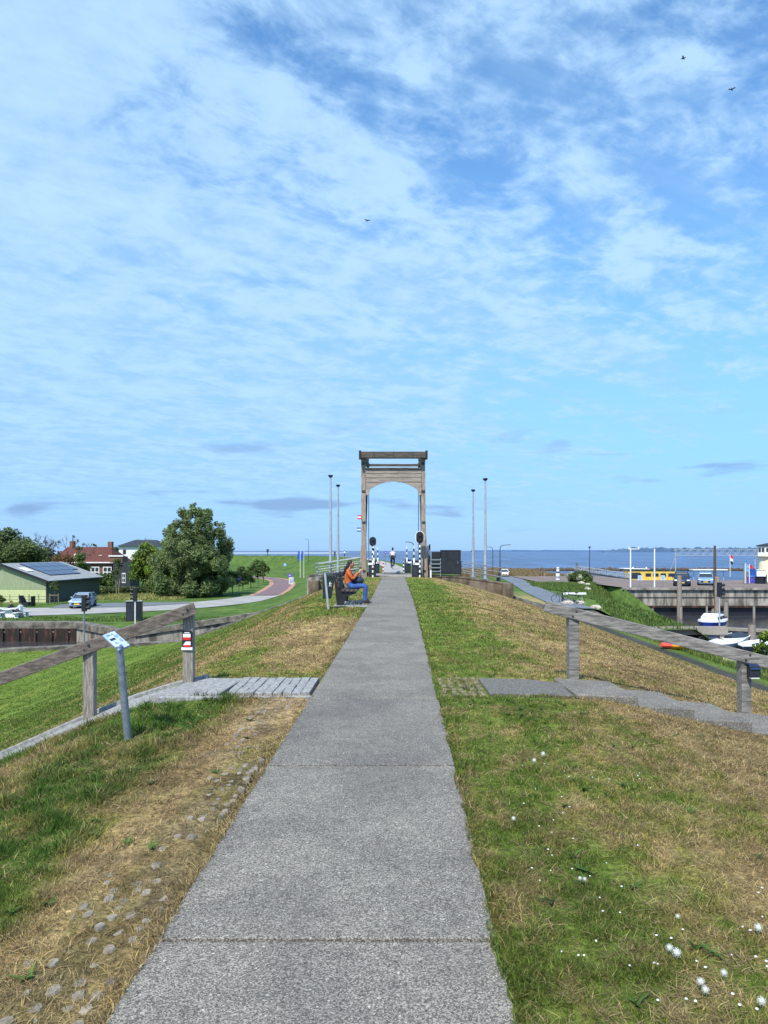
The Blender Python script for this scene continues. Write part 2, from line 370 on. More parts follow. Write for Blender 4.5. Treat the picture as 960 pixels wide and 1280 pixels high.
# value noise for ground and grass
_g = np.random.default_rng(3).random((256, 256))
def vnoise(x, y):
    xi = np.floor(x).astype(int); yi = np.floor(y).astype(int); fx = x - xi; fy = y - yi
    fx = fx * fx * (3 - 2 * fx); fy = fy * fy * (3 - 2 * fy)
    a = _g[xi & 255, yi & 255]; b = _g[(xi + 1) & 255, yi & 255]; c = _g[xi & 255, (yi + 1) & 255]; d = _g[(xi + 1) & 255, (yi + 1) & 255]
    return (a * (1 - fx) + b * fx) * (1 - fy) + (c * (1 - fx) + d * fx) * fy
def fbm(x, y, o=4):
    s = 0; a = .5; t = 0
    for i in range(o):
        s = s + a * vnoise(x * 2 ** i + 17.3 * i, y * 2 ** i + 9.1 * i); t += a; a *= .55
    return s / t
def sm(x, a, b):
    t = np.clip((x - a) / (b - a), 0, 1); return t * t * (3 - 2 * t)
def mixv(a, b, t):
    return a * (1 - t[..., None]) + b * t[..., None]

# ------------------------------------------------------------------ terrain
WL = -5.4
LX = [-80, -15, -12.8, -10.75, -5.3, -3.6, -3.0, -2.3, -1.7, 1.6, 2.4, 4.07, 6.9, 11.1, 12.1, 13, 15, 16.5, 18, 20, 30]
LZ = [-4.1, -4.05, -3.85, -3.2, -1.12, -.39, -.17, -.02, 0, 0, -.04, -.37, -1.17, -2.6, -2.62, -2.85, -3.3, -3.9, -5.0, -5.8, -6.2]
def H_near(X, Y):
    z = np.interp(X, LX, LZ)
    return z
def pathc(Y): return np.interp(Y, [0, 2.4, 7.7, 21.8, 44, 50], [-.30, -.285, -.215, -.06, 0, 0])
HALF = .705
def y_end(X): return np.interp(X, [-80, -40, -22, -12.4, -10, 40], [27, 34, 39.8, 43.6, 44, 44])
C_LUSH = np.array([.075, .150, .024]); C_GREEN = np.array([.145, .205, .038]); C_YG = np.array([.24, .235, .066])
C_STRAW = np.array([.45, .345, .17]); C_BROWN = np.array([.23, .158, .080]); C_EARTH = np.array([.22, .18, .13])
def turf(X, Y):
    """albedo of the turf and how long the grass stands there, 0..1"""
    d = X - pathc(Y)
    n1 = fbm(X * .55 + 3, Y * .38 + 1); n2 = fbm(X * 1.7 + 40, Y * 1.2 + 9); n3 = fbm(X * 5 + 7, Y * 4 + 70, 3)
    streak_ = fbm(X * 2.6 + 5, Y * .22 + 30, 4)                   # mowing lines along the dike
    k = n1 * .5 + n2 * .35 + n3 * .15
    n4 = fbm(X * 9 + 3, Y * 6 + 20, 3)
    # right side
    green = sm(d, 3.1, 1.3) * .66 + .14 + .30 * sm(Y, 8, 13) * sm(d, 4.2, 1.2) * sm(Y, 46, 20)
    dryR = 1 - np.clip(green + (k - .5) * 2.4 + (n4 - .5) * .9, 0, 1)
    # left side
    worn = sm(-d, .50, .8) * sm(-d, 1.65, 1.15) * sm(Y, 9.5, 7.5) * sm(n2, .30, .5)
    wornfar = sm(-d, .6, .9) * sm(-d, 2.3, 1.2) * sm(Y, 9, 10.5) * sm(Y, 19.5, 15)
    crest = sm(-d, 6.5, 2.6) * sm(Y, 8.6, 9.2)
    dryL = np.clip(.06 + sm(-d, 1.75, 1.05) * sm(Y, 9, 8) * .62 + worn * .35 + wornfar * .66 + crest * .34 + sm(-d, 2.2, 3.2) * sm(-d, 8.5, 6) * sm(Y, 8.6, 9.2) * .10 + sm(-d, 2.2, 3.2) * sm(Y, 7.5, 5.5) * .30 + (k - .5) * 2.2 + (n4 - .5) * .8 + (streak_ - .5) * 1.9 * sm(-d, 2.2, 3.4), 0, 1)
    dryL = dryL * (1 - .62 * sm(-d, 6.0, 9.5))
    dryR = np.clip(dryR + (streak_ - .5) * .9 * sm(d, 2.5, 4), 0, 1)
    dry = np.where(d > 0, dryR, dryL)
    lush = np.where(d < 0, sm(-d, 1.15, 1.6) * (1 - worn) * sm(Y, 9, 8) * sm(k, .40, .54), sm(k, .56, .72) * .22)
    g = mixv(np.broadcast_to(C_GREEN, X.shape + (3,)), np.broadcast_to(C_LUSH, X.shape + (3,)), np.clip(lush + sm(n3, .5, .8) * .4, 0, 1))
    slope = np.where(d < 0, sm(-d, 2.6, 4.5), .0)
    g = mixv(g, np.broadcast_to(np.array([.118, .188, .032]), X.shape + (3,)), slope * .75 * sm(Y, 8.5, 9.5))
    yg = mixv(g, np.broadcast_to(C_YG, X.shape + (3,)), sm(dry, .15, .5))
    st = mixv(np.broadcast_to(C_STRAW, X.shape + (3,)), np.broadcast_to(C_BROWN, X.shape + (3,)), np.clip(sm(n2 * .4 + n3 * .3 + n4 * .3, .44, .60) * .85 + np.where(d > 2.2, .18, 0), 0, 1))
    c = mixv(yg, st, sm(dry, .42, .85))
    return c, lush, dry, worn
def grid_axis(segs):
    out = []
    for a, b, s in segs: out += list(np.arange(a, b - 1e-6, s))
    out.append(segs[-1][1]); return np.array(out)
def grid_mesh(name, X, Y, Z, col, matname):
    nx, ny = X.shape; idx = np.arange(nx * ny).reshape(nx, ny)
    f = np.stack([idx[:-1, :-1], idx[1:, :-1], idx[1:, 1:], idx[:-1, 1:]], -1).reshape(-1, 4)
    return raw_mesh(name, np.stack([X, Y, Z], -1).reshape(-1, 3), f, [matname], col.reshape(-1, 3), smooth=True)
gx = grid_axis([(-80, -20, 6), (-20, -8, .5), (-8, 8, .07), (8, 14, .3), (14, 22, .8)])
gv = grid_axis([(0, .40, .0028), (.40, 1, .012)])
GX, GV = np.meshgrid(gx, gv, indexing='ij')
GY = -6 + (np.minimum(y_end(GX), 44) + 6) * (GV ** 1.0)
def ground_z(X, Y): return H_near(X, Y) + (fbm(X * 2.3, Y * 2.3, 4) - .5) * .05 + (fbm(X * 9, Y * 9, 3) - .5) * .018 * np.exp(-((Y - 3) / 14) ** 2)
GZ = ground_z(GX, GY)
_d = np.abs(GX - pathc(GY)); GZ = np.where(_d < HALF + .06, np.minimum(GZ, -.04), GZ)
GZ = np.where((((GX > .46) & (GX < 2.1)) | ((GX > -2.8) & (GX < -.8))) & (GY > 7.9) & (GY < 9.12), np.minimum(GZ, -.035), GZ)
c_, lush_, dry_, worn_ = turf(GX, GY)
c_ = mixv(c_, np.broadcast_to(C_BROWN * .8, c_.shape), (1 - sm(fbm(GX * 2.7 + 31, GY * 2.2 + 14, 3), .26, .42)) * .8 * sm(GY, 14, 10))
foot = sm(GX, 10.9, 11.0) * sm(GX, 11.75, 11.65)
c_ = mixv(c_, np.broadcast_to(np.array([.06, .062, .06]), c_.shape), foot)
c_ = mixv(c_, np.broadcast_to(np.array([.085, .14, .028]), c_.shape), sm(GX, 11.7, 11.9))
c_ = mixv(c_, np.broadcast_to(C_EARTH, c_.shape), worn_ * sm(fbm(GX * 3, GY * 3), .45, .6) * .5) * (.98 - .30 * sm(GY, 14, 5))[..., None]  # shade between the near blades put into the ground colour
c_ = np.where((_d < HALF - .03)[..., None], np.array([.022, .019, .014]), c_)
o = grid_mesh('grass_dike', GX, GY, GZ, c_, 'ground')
tag(o, 'mown grass dike with straw and green patches that carries the path', 'dike', kind='structure')

# land beyond the lock
CR = np.array([(0, 40), (0, 54), (-.6, 75), (-1.8, 100), (-6, 150), (-14.6, 194), (-27, 232), (-53, 262), (-120, 275), (-700, 280)], float)
def crest_dist(X, Y):
    best = np.full(X.shape, 1e9); sg = np.ones(X.shape)
    for (ax, ay), (bx, by) in zip(CR[:-1], CR[1:]):
        ux, uy = bx - ax, by - ay; t = np.clip(((X - ax) * ux + (Y - ay) * uy) / (ux * ux + uy * uy), 0, 1)
        d = np.hypot(X - ax - t * ux, Y - ay - t * uy); cr = ux * (Y - ay) - uy * (X - ax)
        m = d < best; best = np.where(m, d, best); sg = np.where(m, np.sign(cr), sg)
    return best * sg                                                   # > 0 on the land side (left)
def H_far(X, Y):
    d = crest_dist(X, Y)
    z = np.where(d > 0, np.interp(d, [1.6, 11.5, 14], [0, -3.8, -4.0]), np.interp(-d, [1.6, 4, 7, 11], [0, -.4, -1.2, -2.5]))
    ro = sm(Y, 183, 190)
    z = np.where(d < -10.5, z * (1 - ro) + (-6.4) * ro, z)
    z = np.where((d < 0) & (Y > 187), np.interp(-d, [1.6, 18], [0, -6.4]), z)
    bank = np.interp(X, [16.5, 18.5, 21, 24.9], [0, -.25, -1.1, -3.9])
    z = np.where((X > 15) & (X < 24.95) & (Y < 88), np.minimum(z, -2.5 + bank * (1 - sm(Y, 70, 87))), z)
    z = np.where((X > 13.6) & (Y < 64), np.minimum(z, -2.55 - 1.45 * sm(Y, 62, 51.5) * sm(X, 14.2, 17.5)), z)
    lim = np.where(X > 33, 97.0, 112.0)
    lowr = np.where(X > 33, -6.5, -3.8)
    z = np.where((X > 12) & (d < -8) & (Y > lim), np.minimum(z, -2.5 + (lowr + 2.5) * sm(Y, lim, lim + 2.5)), z)
    return z
fx = grid_axis([(-700, -140, 40), (-140, -40, 3), (-40, -16, .8), (-16, 12, .4), (12, 26, .5), (26, 34, 1.0), (34, 90, 4)])
fv = grid_axis([(0, .13, .0022), (.13, .5, .006), (.5, 1, .02)])
FX, FV = np.meshgrid(fx, fv, indexing='ij')
ys = np.interp(FX, [-700, -24.7, -18.5, 24.4, 24.9, 90], [56.5, 55.9, 50.6, 50.6, 77, 77])
FY = ys + (330 - ys) * FV
FZ = H_far(FX, FY) + (fbm(FX * .8, FY * .8) - .5) * .12
dd = crest_dist(FX, FY); n_ = fbm(FX * .25, FY * .25); n2_ = fbm(FX * 1.2, FY * 1.2)
fc = mixv(np.broadcast_to(np.array([.062, .118, .026]), FX.shape + (3,)), np.broadcast_to(np.array([.098, .158, .036]), FX.shape + (3,)), sm(n_ * .6 + n2_ * .4, .35, .65))
fc = mixv(fc, np.broadcast_to(C_STRAW * .8, fc.shape), sm(FX, 7, 9) * sm(FY, 76, 58) * sm(FX, 13.5, 12) * .75)
fc = mixv(fc, np.broadcast_to(np.array([.20, .15, .09]), fc.shape), sm(FY, 110, 114) * sm(FX, 11, 13))
o = grid_mesh('polder_ground', FX, FY, FZ, fc, 'farground'); tag(o, 'green polder and sea dike beyond the lock', 'ground', kind='structure')

# water
def sheet(name, pts, z, m, label, cat, kind='structure'):
    b = MB(); b.add([(x, y, z) for x, y in pts], [tuple(range(len(pts)))]); o = b.build(name, m); 
    return tag(o, label, cat, kind=kind)
sheet('sea', [(-30000, -30000), (30000, -30000), (30000, 45000), (-30000, 45000)], WL - .02, 'sea', 'open blue sea reaching the horizon', 'water')
sheet('harbour_water', [(-90, 30), (95, 30), (95, 112), (-90, 112)], WL, 'harbour', 'sheltered water of lock and harbour with dark wall reflection in its colour', 'water')
sheet('seabed', [(-30000, -30000), (30000, -30000), (30000, 45000), (-30000, 45000)], -7.5, 'lot', 'bed under the water', 'ground')
sheet('mudflat', [(-1600, 1500), (-120, 1500), (-200, 3300), (-2600, 3300)], WL + .3, mat('wet_mud', S(150, 166, 178), .5, 0, .1, .004), 'pale wet mudflat before the horizon behind the sea dike', 'mudflat')

def ribbon(name, cl, wd, zf, m, label, cat, lift=.03, step=2.0):
    pts = []
    for (a, b) in zip(cl[:-1], cl[1:]):
        n = max(1, int(math.dist(a, b) / step)); pts += [(a[0] + (b[0] - a[0]) * i / n, a[1] + (b[1] - a[1]) * i / n) for i in range(n)]
    pts.append(cl[-1]); ar = np.array(pts)
    for _ in range(4): ar[1:-1] = (ar[:-2] + 2 * ar[1:-1] + ar[2:]) / 4
    wv = np.interp(np.linspace(0, 1, len(ar)), np.linspace(0, 1, len(wd)), wd) if isinstance(wd, (list, tuple)) else np.full(len(ar), wd)
    t = np.gradient(ar, axis=0); t /= np.linalg.norm(t, axis=1)[:, None]; nn = np.stack([-t[:, 1], t[:, 0]], 1)
    K = 6; vs_ = []; 
    for j in range(K + 1):
        q = ar + nn * (wv * (j / K - .5))[:, None]; vs_.append(np.column_stack([q, zf(q[:, 0], q[:, 1]) + lift]))
    V = np.stack(vs_, 1); n = len(ar); idx = np.arange(n * (K + 1)).reshape(n, K + 1)
    f = np.stack([idx[:-1, :-1], idx[1:, :-1], idx[1:, 1:], idx[:-1, 1:]], -1).reshape(-1, 4)
    o = raw_mesh(name, V.reshape(-1, 3), f, [m], smooth=True); return tag(o, label, cat, kind='structure')
HF = lambda x, y: H_far(np.asarray(x, float), np.asarray(y, float))
flat4 = lambda x, y: np.maximum(HF(x, y), -4.0)
rd = [(-120, 62), (-60, 62.5), (-40, 63.6), (-30, 66), (-22, 70.5), (-17.6, 78), (-16, 88.5)]
ribbon('road', rd, [4.5, 4.5, 6.5, 9.5, 10.5, 7.5, 4.2], flat4, 'lightpave', 'pale paved road along the canal bending to the dike foot', 'road', .05)
ribbon('side_road', [(-34, 71.5), (-27, 73), (-22, 76.5)], [5.0, 6, 2], flat4, 'asphalt', 'dark asphalt apron behind the pale road', 'road', .075)
bp = [(-16, 88.5), (-16.6, 100), (-18.4, 118), (-21, 133), (-25, 145), (-32, 154), (-50, 166), (-110, 185)]
ribbon('cycle_path_edge', bp, 4.4, flat4, 'pinkpave', 'pink brick edging of the cycle path', 'path', .05)
ribbon('cycle_path', bp, 2.9, flat4, 'redpave', 'purple brick cycle path curving along the sea dike', 'path', .09)
ribbon('harbour_path', [(13.2, 50.8), (13.4, 57), (14.3, 71), (16.6, 96), (18.0, 112), (21, 132), (23.4, 152)], [2.5, 2.5, 2.3, 3.2, 3.0, 2.6], HF, 'bikepath', 'grey asphalt path down to the harbour', 'path', .06)
ribbon('dike_path', [(0, 50.9), (0, 58), (0, 66), (-.8, 82), (-2.2, 104), (-6.2, 150), (-14.6, 194)], [1.6, 1.9, 1.7, 1.5, 1.5, 1.5], HF, 'lightpave', 'pale path running on over the dike beyond the bridge', 'path', .07, 1.0)
sheet('parking_lot', [(18.5, 88), (24.2, 88), (25.0, 77.2), (90, 77.2), (90, 96.6), (33.2, 96.6), (32.5, 111.5), (18.5, 111.5)], -2.36, 'lot', 'brown paved quay and parking area by the harbour', 'parking area')

# path slabs
b = MB(); yy = -4.25
while yy < 44.0:
    y1 = min(yy + 2.4, 44.2); a0, a1 = float(pathc(yy)), float(pathc(y1)); g = .015
    b.prism([(a0 - HALF, yy + g, -.1), (a0 + HALF, yy + g, -.1), (a1 + HALF, y1 - g, -.1), (a1 - HALF, y1 - g, -.1)], (0, 0, .115)); yy = y1
    if yy >= 44.15: break
o = b.build('path', 'path', bevel=.006); tag(o, 'grey concrete slab path along the dike crest', 'path', kind='structure')

# ------------------------------------------------------------------ grass as meshes
def blades(name, P, h, w, col, lean, label, flatten=None):
    n = len(P); a = rng.random(n) * 2 * np.pi; ld = rng.random(n) * 2 * np.pi
    side_ = np.stack([np.cos(a), np.sin(a), np.zeros(n)], 1) * (w / 2)[:, None]
    ln = np.stack([np.cos(ld), np.sin(ld), np.zeros(n)], 1) * (lean * h)[:, None]
    upv = np.zeros((n, 3)); upv[:, 2] = h * (1 - .45 * np.clip(lean, 0, 2))
    if flatten is not None: upv[:, 2] = np.where(flatten, .012 + .02 * rng.random(n), upv[:, 2])
    mid = P + ln * .35 + upv * .6; tip = P + ln + upv
    V = np.stack([P - side_, P + side_, mid - side_ * .75, mid + side_ * .75, tip], 1).reshape(-1, 3)
    k = np.arange(n)[:, None] * 5
    Fc = np.concatenate([k + np.array([[0, 1, 3]]), k + np.array([[0, 3, 2]]), k + np.array([[2, 3, 4]])], 1).reshape(-1, 3)
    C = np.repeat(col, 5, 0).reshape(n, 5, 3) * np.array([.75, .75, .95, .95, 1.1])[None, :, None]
    o = raw_mesh(name, V, Fc, ['blade'], C.reshape(-1, 3)); return tag(o, label, 'grass', kind='stuff')
def near_grass():
    n = 1350000
    Y = 1.9 * (43.2 / 1.9) ** (rng.random(n) ** 1.42); X = (rng.random(n) - .5) * 2 * (Y * .60 + .7)
    d = X - pathc(Y); ragged = (fbm(X * 0 + 3, Y * 5.1) - .45) * .09
    keep = (np.abs(d) > HALF - .01 - np.where(d > 0, ragged, ragged * .4)) & (X > -22) & (X < 11) & (Y < y_end(X) - .3)
    # the two flights of steps and the paved landings stay clear
    def inpoly(X, Y, x0, x1, f0, f1): return (X > x0) & (X < x1) & (Y > f0(X)) & (Y < f1(X))
    keep &= ~inpoly(X, Y, -9, -.9, lambda x: np.minimum(7.96, 8.98 + .27 * np.minimum(x + 2.4, 0) - .74), lambda x: 9.0 + .27 * np.minimum(x + 2.4, 0))
    keep &= ~inpoly(X, Y, 1.0, 9, lambda x: 8.04 - .22 * np.maximum(x - 1.9, 0), lambda x: 9.12 - .22 * np.maximum(x - 1.9, 0))
    keep &= ~(inpoly(X, Y, .5, 1.0, lambda x: 8.0 + 0 * x, lambda x: 9.2 + 0 * x) & (rng.random(n) > .25))
    c, lush, dry, worn = turf(X, Y)
    keep &= rng.random(n) < .55 + .45 * sm(fbm(X * 2.7 + 31, Y * 2.2 + 14, 3), .26, .40)
    keep &= rng.random(n) > worn * .62 + .22 * sm(np.abs(np.abs(d + .0) - HALF - .24), .26, .1) * (d < 0) * sm(Y, 9, 8)
    X, Y, c, lush, dry, worn = (q[keep] for q in (X, Y, c, lush, dry, worn)); n = len(X)
    Z = ground_z(X, Y) - .006
    edge = np.abs(X - pathc(Y)) < HALF; Z = np.where(edge, .016, Z)
    tuft = fbm(X * 4 + 11, Y * 4 + 2, 2); clump = fbm(X * 7 + 1, Y * 7 + 8, 2)
    h = (.015 + .026 * rng.random(n)) * (1 + lush * 2.1 * sm(tuft, .35, .7)) * (1 + .25 * np.clip(Y - 6, 0, 12) / 6) * (.55 + .95 * sm(clump, .25, .75))
    wd = (.0026 + .0030 * rng.random(n)) * np.clip(Y / 4.4, .8, 5)
    v_ = .42 + 1.15 * rng.random(n) ** 1.6
    fleck = fbm(X * 15 + 2, Y * 10 + 5, 2)
    dry = np.clip(dry + (fleck - .5) * 1.5, 0, 1)
    strawy = rng.random(n) < sm(dry, .15, .8) * .58 + .08
    c = np.where(strawy[:, None], (C_STRAW * np.where(rng.random(n) < .3, .42, 1.0)[:, None] * (.50 + .95 * rng.random(n) ** 1.4)[:, None]) + 0 * c, c * v_[:, None])
    hot = rng.random(n) < .12; c = np.where((hot & ~strawy)[:, None], c * np.array([1.35, 1.3, .8]), c)
    fl = strawy & (rng.random(n) < .65)
    lean = np.where(fl, 1.6 + rng.random(n) * 1.6, .25 + .75 * rng.random(n))
    lean = np.where(edge, np.minimum(lean, .8), lean)
    h = np.where(fl, .02 + .02 * rng.random(n), h)
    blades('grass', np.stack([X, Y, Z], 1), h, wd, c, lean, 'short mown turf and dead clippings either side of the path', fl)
near_grass()
def weeds():
    m = 110; cx = np.where(rng.random(m) < .7, .7 + 3.2 * rng.random(m), -2.6 + 1.4 * rng.random(m)); cy = 2.5 + 6.5 * rng.random(m) ** 1.3
    k = 8; X = np.repeat(cx, k) + rng.normal(size=m * k) * .006; Y = np.repeat(cy, k) + rng.normal(size=m * k) * .006
    ok = ~((Y > 7.8) & (Y < 9.2)); X, Y = X[ok], Y[ok]; n = len(X)
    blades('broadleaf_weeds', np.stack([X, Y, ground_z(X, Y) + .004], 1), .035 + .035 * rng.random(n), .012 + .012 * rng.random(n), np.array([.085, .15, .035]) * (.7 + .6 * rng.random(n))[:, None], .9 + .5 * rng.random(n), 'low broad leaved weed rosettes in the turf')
weeds()
def patch(name, n, xr, yr, zf, hr, wr, cols, label, keep=None, lean=.35):
    X = xr[0] + (xr[1] - xr[0]) * rng.random(n); Y = yr[0] + (yr[1] - yr[0]) * rng.random(n)
    if keep is not None:
        k = keep(X, Y); X, Y = X[k], Y[k]; n = len(X)
    c = np.array(cols)[rng.integers(0, len(cols), n)] * (.7 + .6 * rng.random(n))[:, None]
    hh = (hr[0] + (hr[1] - hr[0]) * rng.random(n)) * (.6 + .8 * fbm(X * .5, Y * .5))
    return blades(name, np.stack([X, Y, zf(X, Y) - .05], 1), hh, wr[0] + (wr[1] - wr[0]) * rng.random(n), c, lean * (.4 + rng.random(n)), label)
o = patch('reeds', 26000, (10.5, 33), (112.5, 184), HF, (.9, 1.5), (.06, .14), [(.30, .20, .11), (.24, .155, .085), (.36, .27, .15), (.16, .16, .07)], 'brown reed bed between the parking area and the sea',
      lambda X, Y: (np.abs(X - np.interp(Y, [112, 132, 152], [18, 21, 23.4])) > np.where(Y < 153, 2.0, 0)) & (crest_dist(X, Y) < -9)); o['category'] = 'reeds'
patch('hay_grass', 9000, (-47, -24.5), (80.5, 91), lambda x, y: 0 * x - 4.0, (.22, .5), (.05, .12), [(.40, .36, .13), (.32, .33, .10), (.22, .28, .07), (.44, .38, .16)], 'tall yellow hay grass strip behind the road')
patch('verge_grass', 9000, (-60, -12), (56.3, 60.5), lambda x, y: 0 * x - 4.0, (.10, .24), (.04, .09), [(.085, .15, .03), (.12, .19, .04)], 'green verge between canal quay and road', lambda X, Y: (X < -19) | (X > -18) )
patch('bank_grass', 30000, (15.8, 24.95), (51.0, 90), HF, (.18, .48), (.05, .11), [(.10, .17, .04), (.125, .20, .045), (.17, .22, .065), (.08, .14, .035)], 'tall lush green grass on the harbour bank', lambda X, Y: X > 16.2 + (fbm(X * .3, Y * .3) - .3) * 2.5)
patch('shore_grass', 8000, (12.4, 17.2), (20, 43.5), H_near, (.12, .35), (.03, .07), [(.09, .16, .03), (.13, .2, .04), (.2, .2, .06)], 'bright green grass on the shore below the dike')

# ------------------------------------------------------------------ lock and canal walls
def wall_line(name, pts, top, bot, th, m, label, cat, parts=True, cap=.28, capout=.10, side=1):
    """wall along pts [(x,y)], top z per point, sheet or concrete face below a cap beam"""
    t = thing(name, label, cat, (pts[0][0], pts[0][1], 0)); o_ = Vector((pts[0][0], pts[0][1], 0))
    tops = top if isinstance(top, (list, tuple)) else [top] * len(pts)
    fb, cb = MB(), MB()
    def ring(off0, off1, z0s, z1s):
        P = [Vector((p[0], p[1], 0)) for p in pts]; out = []
        for i, p in enumerate(P):
            a = P[max(i - 1, 0)]; c = P[min(i + 1, len(P) - 1)]; d = (c - a).normalized(); n = Vector((-d.y, d.x, 0)) * side
            q = p - o_
            out.append([q + n * off0 + Vector((0, 0, z0s[i])), q + n * off1 + Vector((0, 0, z0s[i])), q + n * off1 + Vector((0, 0, z1s[i])), q + n * off0 + Vector((0, 0, z1s[i]))])
        return out
    fb.loft(ring(0, th, [bot] * len(pts), [z - cap for z in tops])); fb.build('wall_face', m, t)
    cb.loft(ring(-capout, th + .15, [z - cap for z in tops], tops)); cb.build('coping', 'brown_concrete' if name == 'wing_wall' else 'cap_concrete', t, bevel=.02)
    return t
# near canal wall (low grey edging), far wall of rusty sheet piling, diagonal and lock entrance
wall_line('canal_wall', [(-80, 26.9), (-40, 33.9), (-22, 39.7), (-12.4, 43.4), (-10.2, 43.9)], -3.86, -7, .45, 'concrete', 'low grey edging wall along the near side of the canal, at the foot of the mown slope', 'wall', cap=.25, side=1)
fw = wall_line('sheet_pile_wall', [(-110, 56.4), (-60, 56.1), (-24.7, 55.8)], -3.9, -7, .5, 'quay_concrete', 'rusty sheet pile quay with a thick concrete beam on the far side of the canal', 'quay wall', cap=.55, capout=.35, side=-1)
b = MB()
for i in range(110):
    xx = -1.15 * i * .55
    b.box((xx + 85.2, -.6 * (xx + 85.2) / 85.3 - (.80 if i % 2 else .60), -5.6), (.5 if i % 2 else .62, .12, 2.4))
b.build('sheet_piling', 'sheet', fw)
wall_line('lock_entrance_wall', [(-24.6, 55.8), (-20.8, 52.6), (-18.3, 50.4)], [-3.9, -4.0, -4.05], -7, .5, 'quay_concrete', 'diagonal concrete wall funnelling the canal into the lock', 'wall', cap=.5, capout=.2, side=-1)
wall_line('lock_chamber_wall', [(-18.2, 50.35), (-6.4, 50.35), (-2.6, 50.35), (2.6, 50.35), (12.0, 50.35), (14.2, 50.35), (17.4, 50.35), (24.0, 50.35)], [-4.0, -2.2, -.06, -.06, -2.5, -2.62, -4.1, -5.6], -7, .4, 'quay_concrete', 'far concrete wall of the lock chamber under the drawbridge', 'wall', cap=.4, capout=.08, side=-1)
# wing walls of the near lock head: sloping concrete that follows the dike flank
LWX = [-13, -10.75, -5.35, -5.3, -4.55, -2.35]; 
wall_line('wing_wall', [(-2.3, 44.2), (-3.4, 44.2), (-4.6, 44.2)], [.12, -.02, -.24], -6.5, .5, 'brown_concrete', 'concrete wing wall left of the bridge gate carrying a steel railing', 'wall', cap=.12, capout=.04, side=-1)
wall_line('sloping_wall', [(-5.16, 44.25), (-8, 44.25), (-10.75, 44.25), (-13, 44.25)], [-1.03, -2.05, -3.1, -3.8], -6.5, .45, 'quay_concrete', 'dark sloping wall running down the left dike flank to the canal', 'wall', cap=.2, capout=.04, side=-1)
wall_line('wing_wall', [(2.3, 44.2), (4.1, 44.2), (5.6, 44.2), (6.75, 44.2)], [.16, .06, -.14, -.33], -6.5, .5, 'brown_concrete', 'concrete wing wall right of the bridge gate below the black control cabinet', 'wall', cap=.12, capout=.04, side=1)
wall_line('sloping_wall', [(7.35, 44.25), (9.2, 44.25), (11.1, 44.25), (13.2, 44.25), (17.5, 44.25)], [-1.12, -1.75, -2.42, -2.72, -3.6], -6.5, .45, 'quay_concrete', 'dark sloping wall running down the right dike flank to the harbour', 'wall', cap=.2, capout=.04, side=1)
def block(x, y, ztop, zb, label):
    b = MB(); b.prism([(-.32, -.3, zb), (.32, -.3, zb), (.32, .35, zb), (-.32, .35, zb)], (0, 0, ztop - zb)); o = b.build('end_pillar', 'brown_concrete', bevel=.03); o.location = (x, y, 0); return tag(o, label, 'pillar')
block(-4.93, 43.95, -.20, -2.0, 'brown stained concrete end pillar left of the bridge behind the bin')
block(7.05, 43.95, -.36, -2.2, 'concrete end pillar at the low end of the right wing wall')
wall_line('stair_wall', [(-2.8, 51.6), (-4.2, 51.6), (-6.3, 51.6)], [.35, .2, -.15], -3.6, .4, 'quay_concrete', 'dark sloping stair wall beyond the lock left of the bridge', 'wall', cap=.15, capout=.03, side=-1)

def railing(name, p, q, hs, posts, r, label, m='galv'):
    p, q = Vector(p), Vector(q); t = thing(name, label, 'railing', p)
    for hh in hs:
        MB().cyl((0, 0, hh), q - p + Vector((0, 0, hh)), r, n=8).build('rail', m, t, True)
    for k in posts:
        z = (q - p) * k; MB().cyl(z, z + Vector((0, 0, max(hs))), r * 1.1, n=8).build('post', m, t, True)
    return t
railing('steel_railing', (-2.2, 44.45, .1), (-4.7, 44.45, -.28), (.42, .74, 1.08), (.02, .36, .70, 1.0), .028, 'galvanised three bar railing on the left wing wall behind the seated person')
railing('steel_railing', (4.15, 44.5, .05), (6.75, 44.5, -.36), (.36, .64, .92), (.03, .5, 1.0), .022, 'thin galvanised railing sloping down right of the black control cabinet')
railing('steel_railing', (-2.35, 51.0, .1), (-5.6, 51.0, -.35), (.45, .78, 1.08), (.02, .5, 1.0), .025, 'galvanised railing beyond the lock left of the bridge gate')
railing('steel_railing', (2.6, 51.0, .1), (6.6, 51.0, -.7), (.45, .78, 1.08), (.02, .5, 1.0), .025, 'galvanised railing beyond the lock right of the bridge gate')

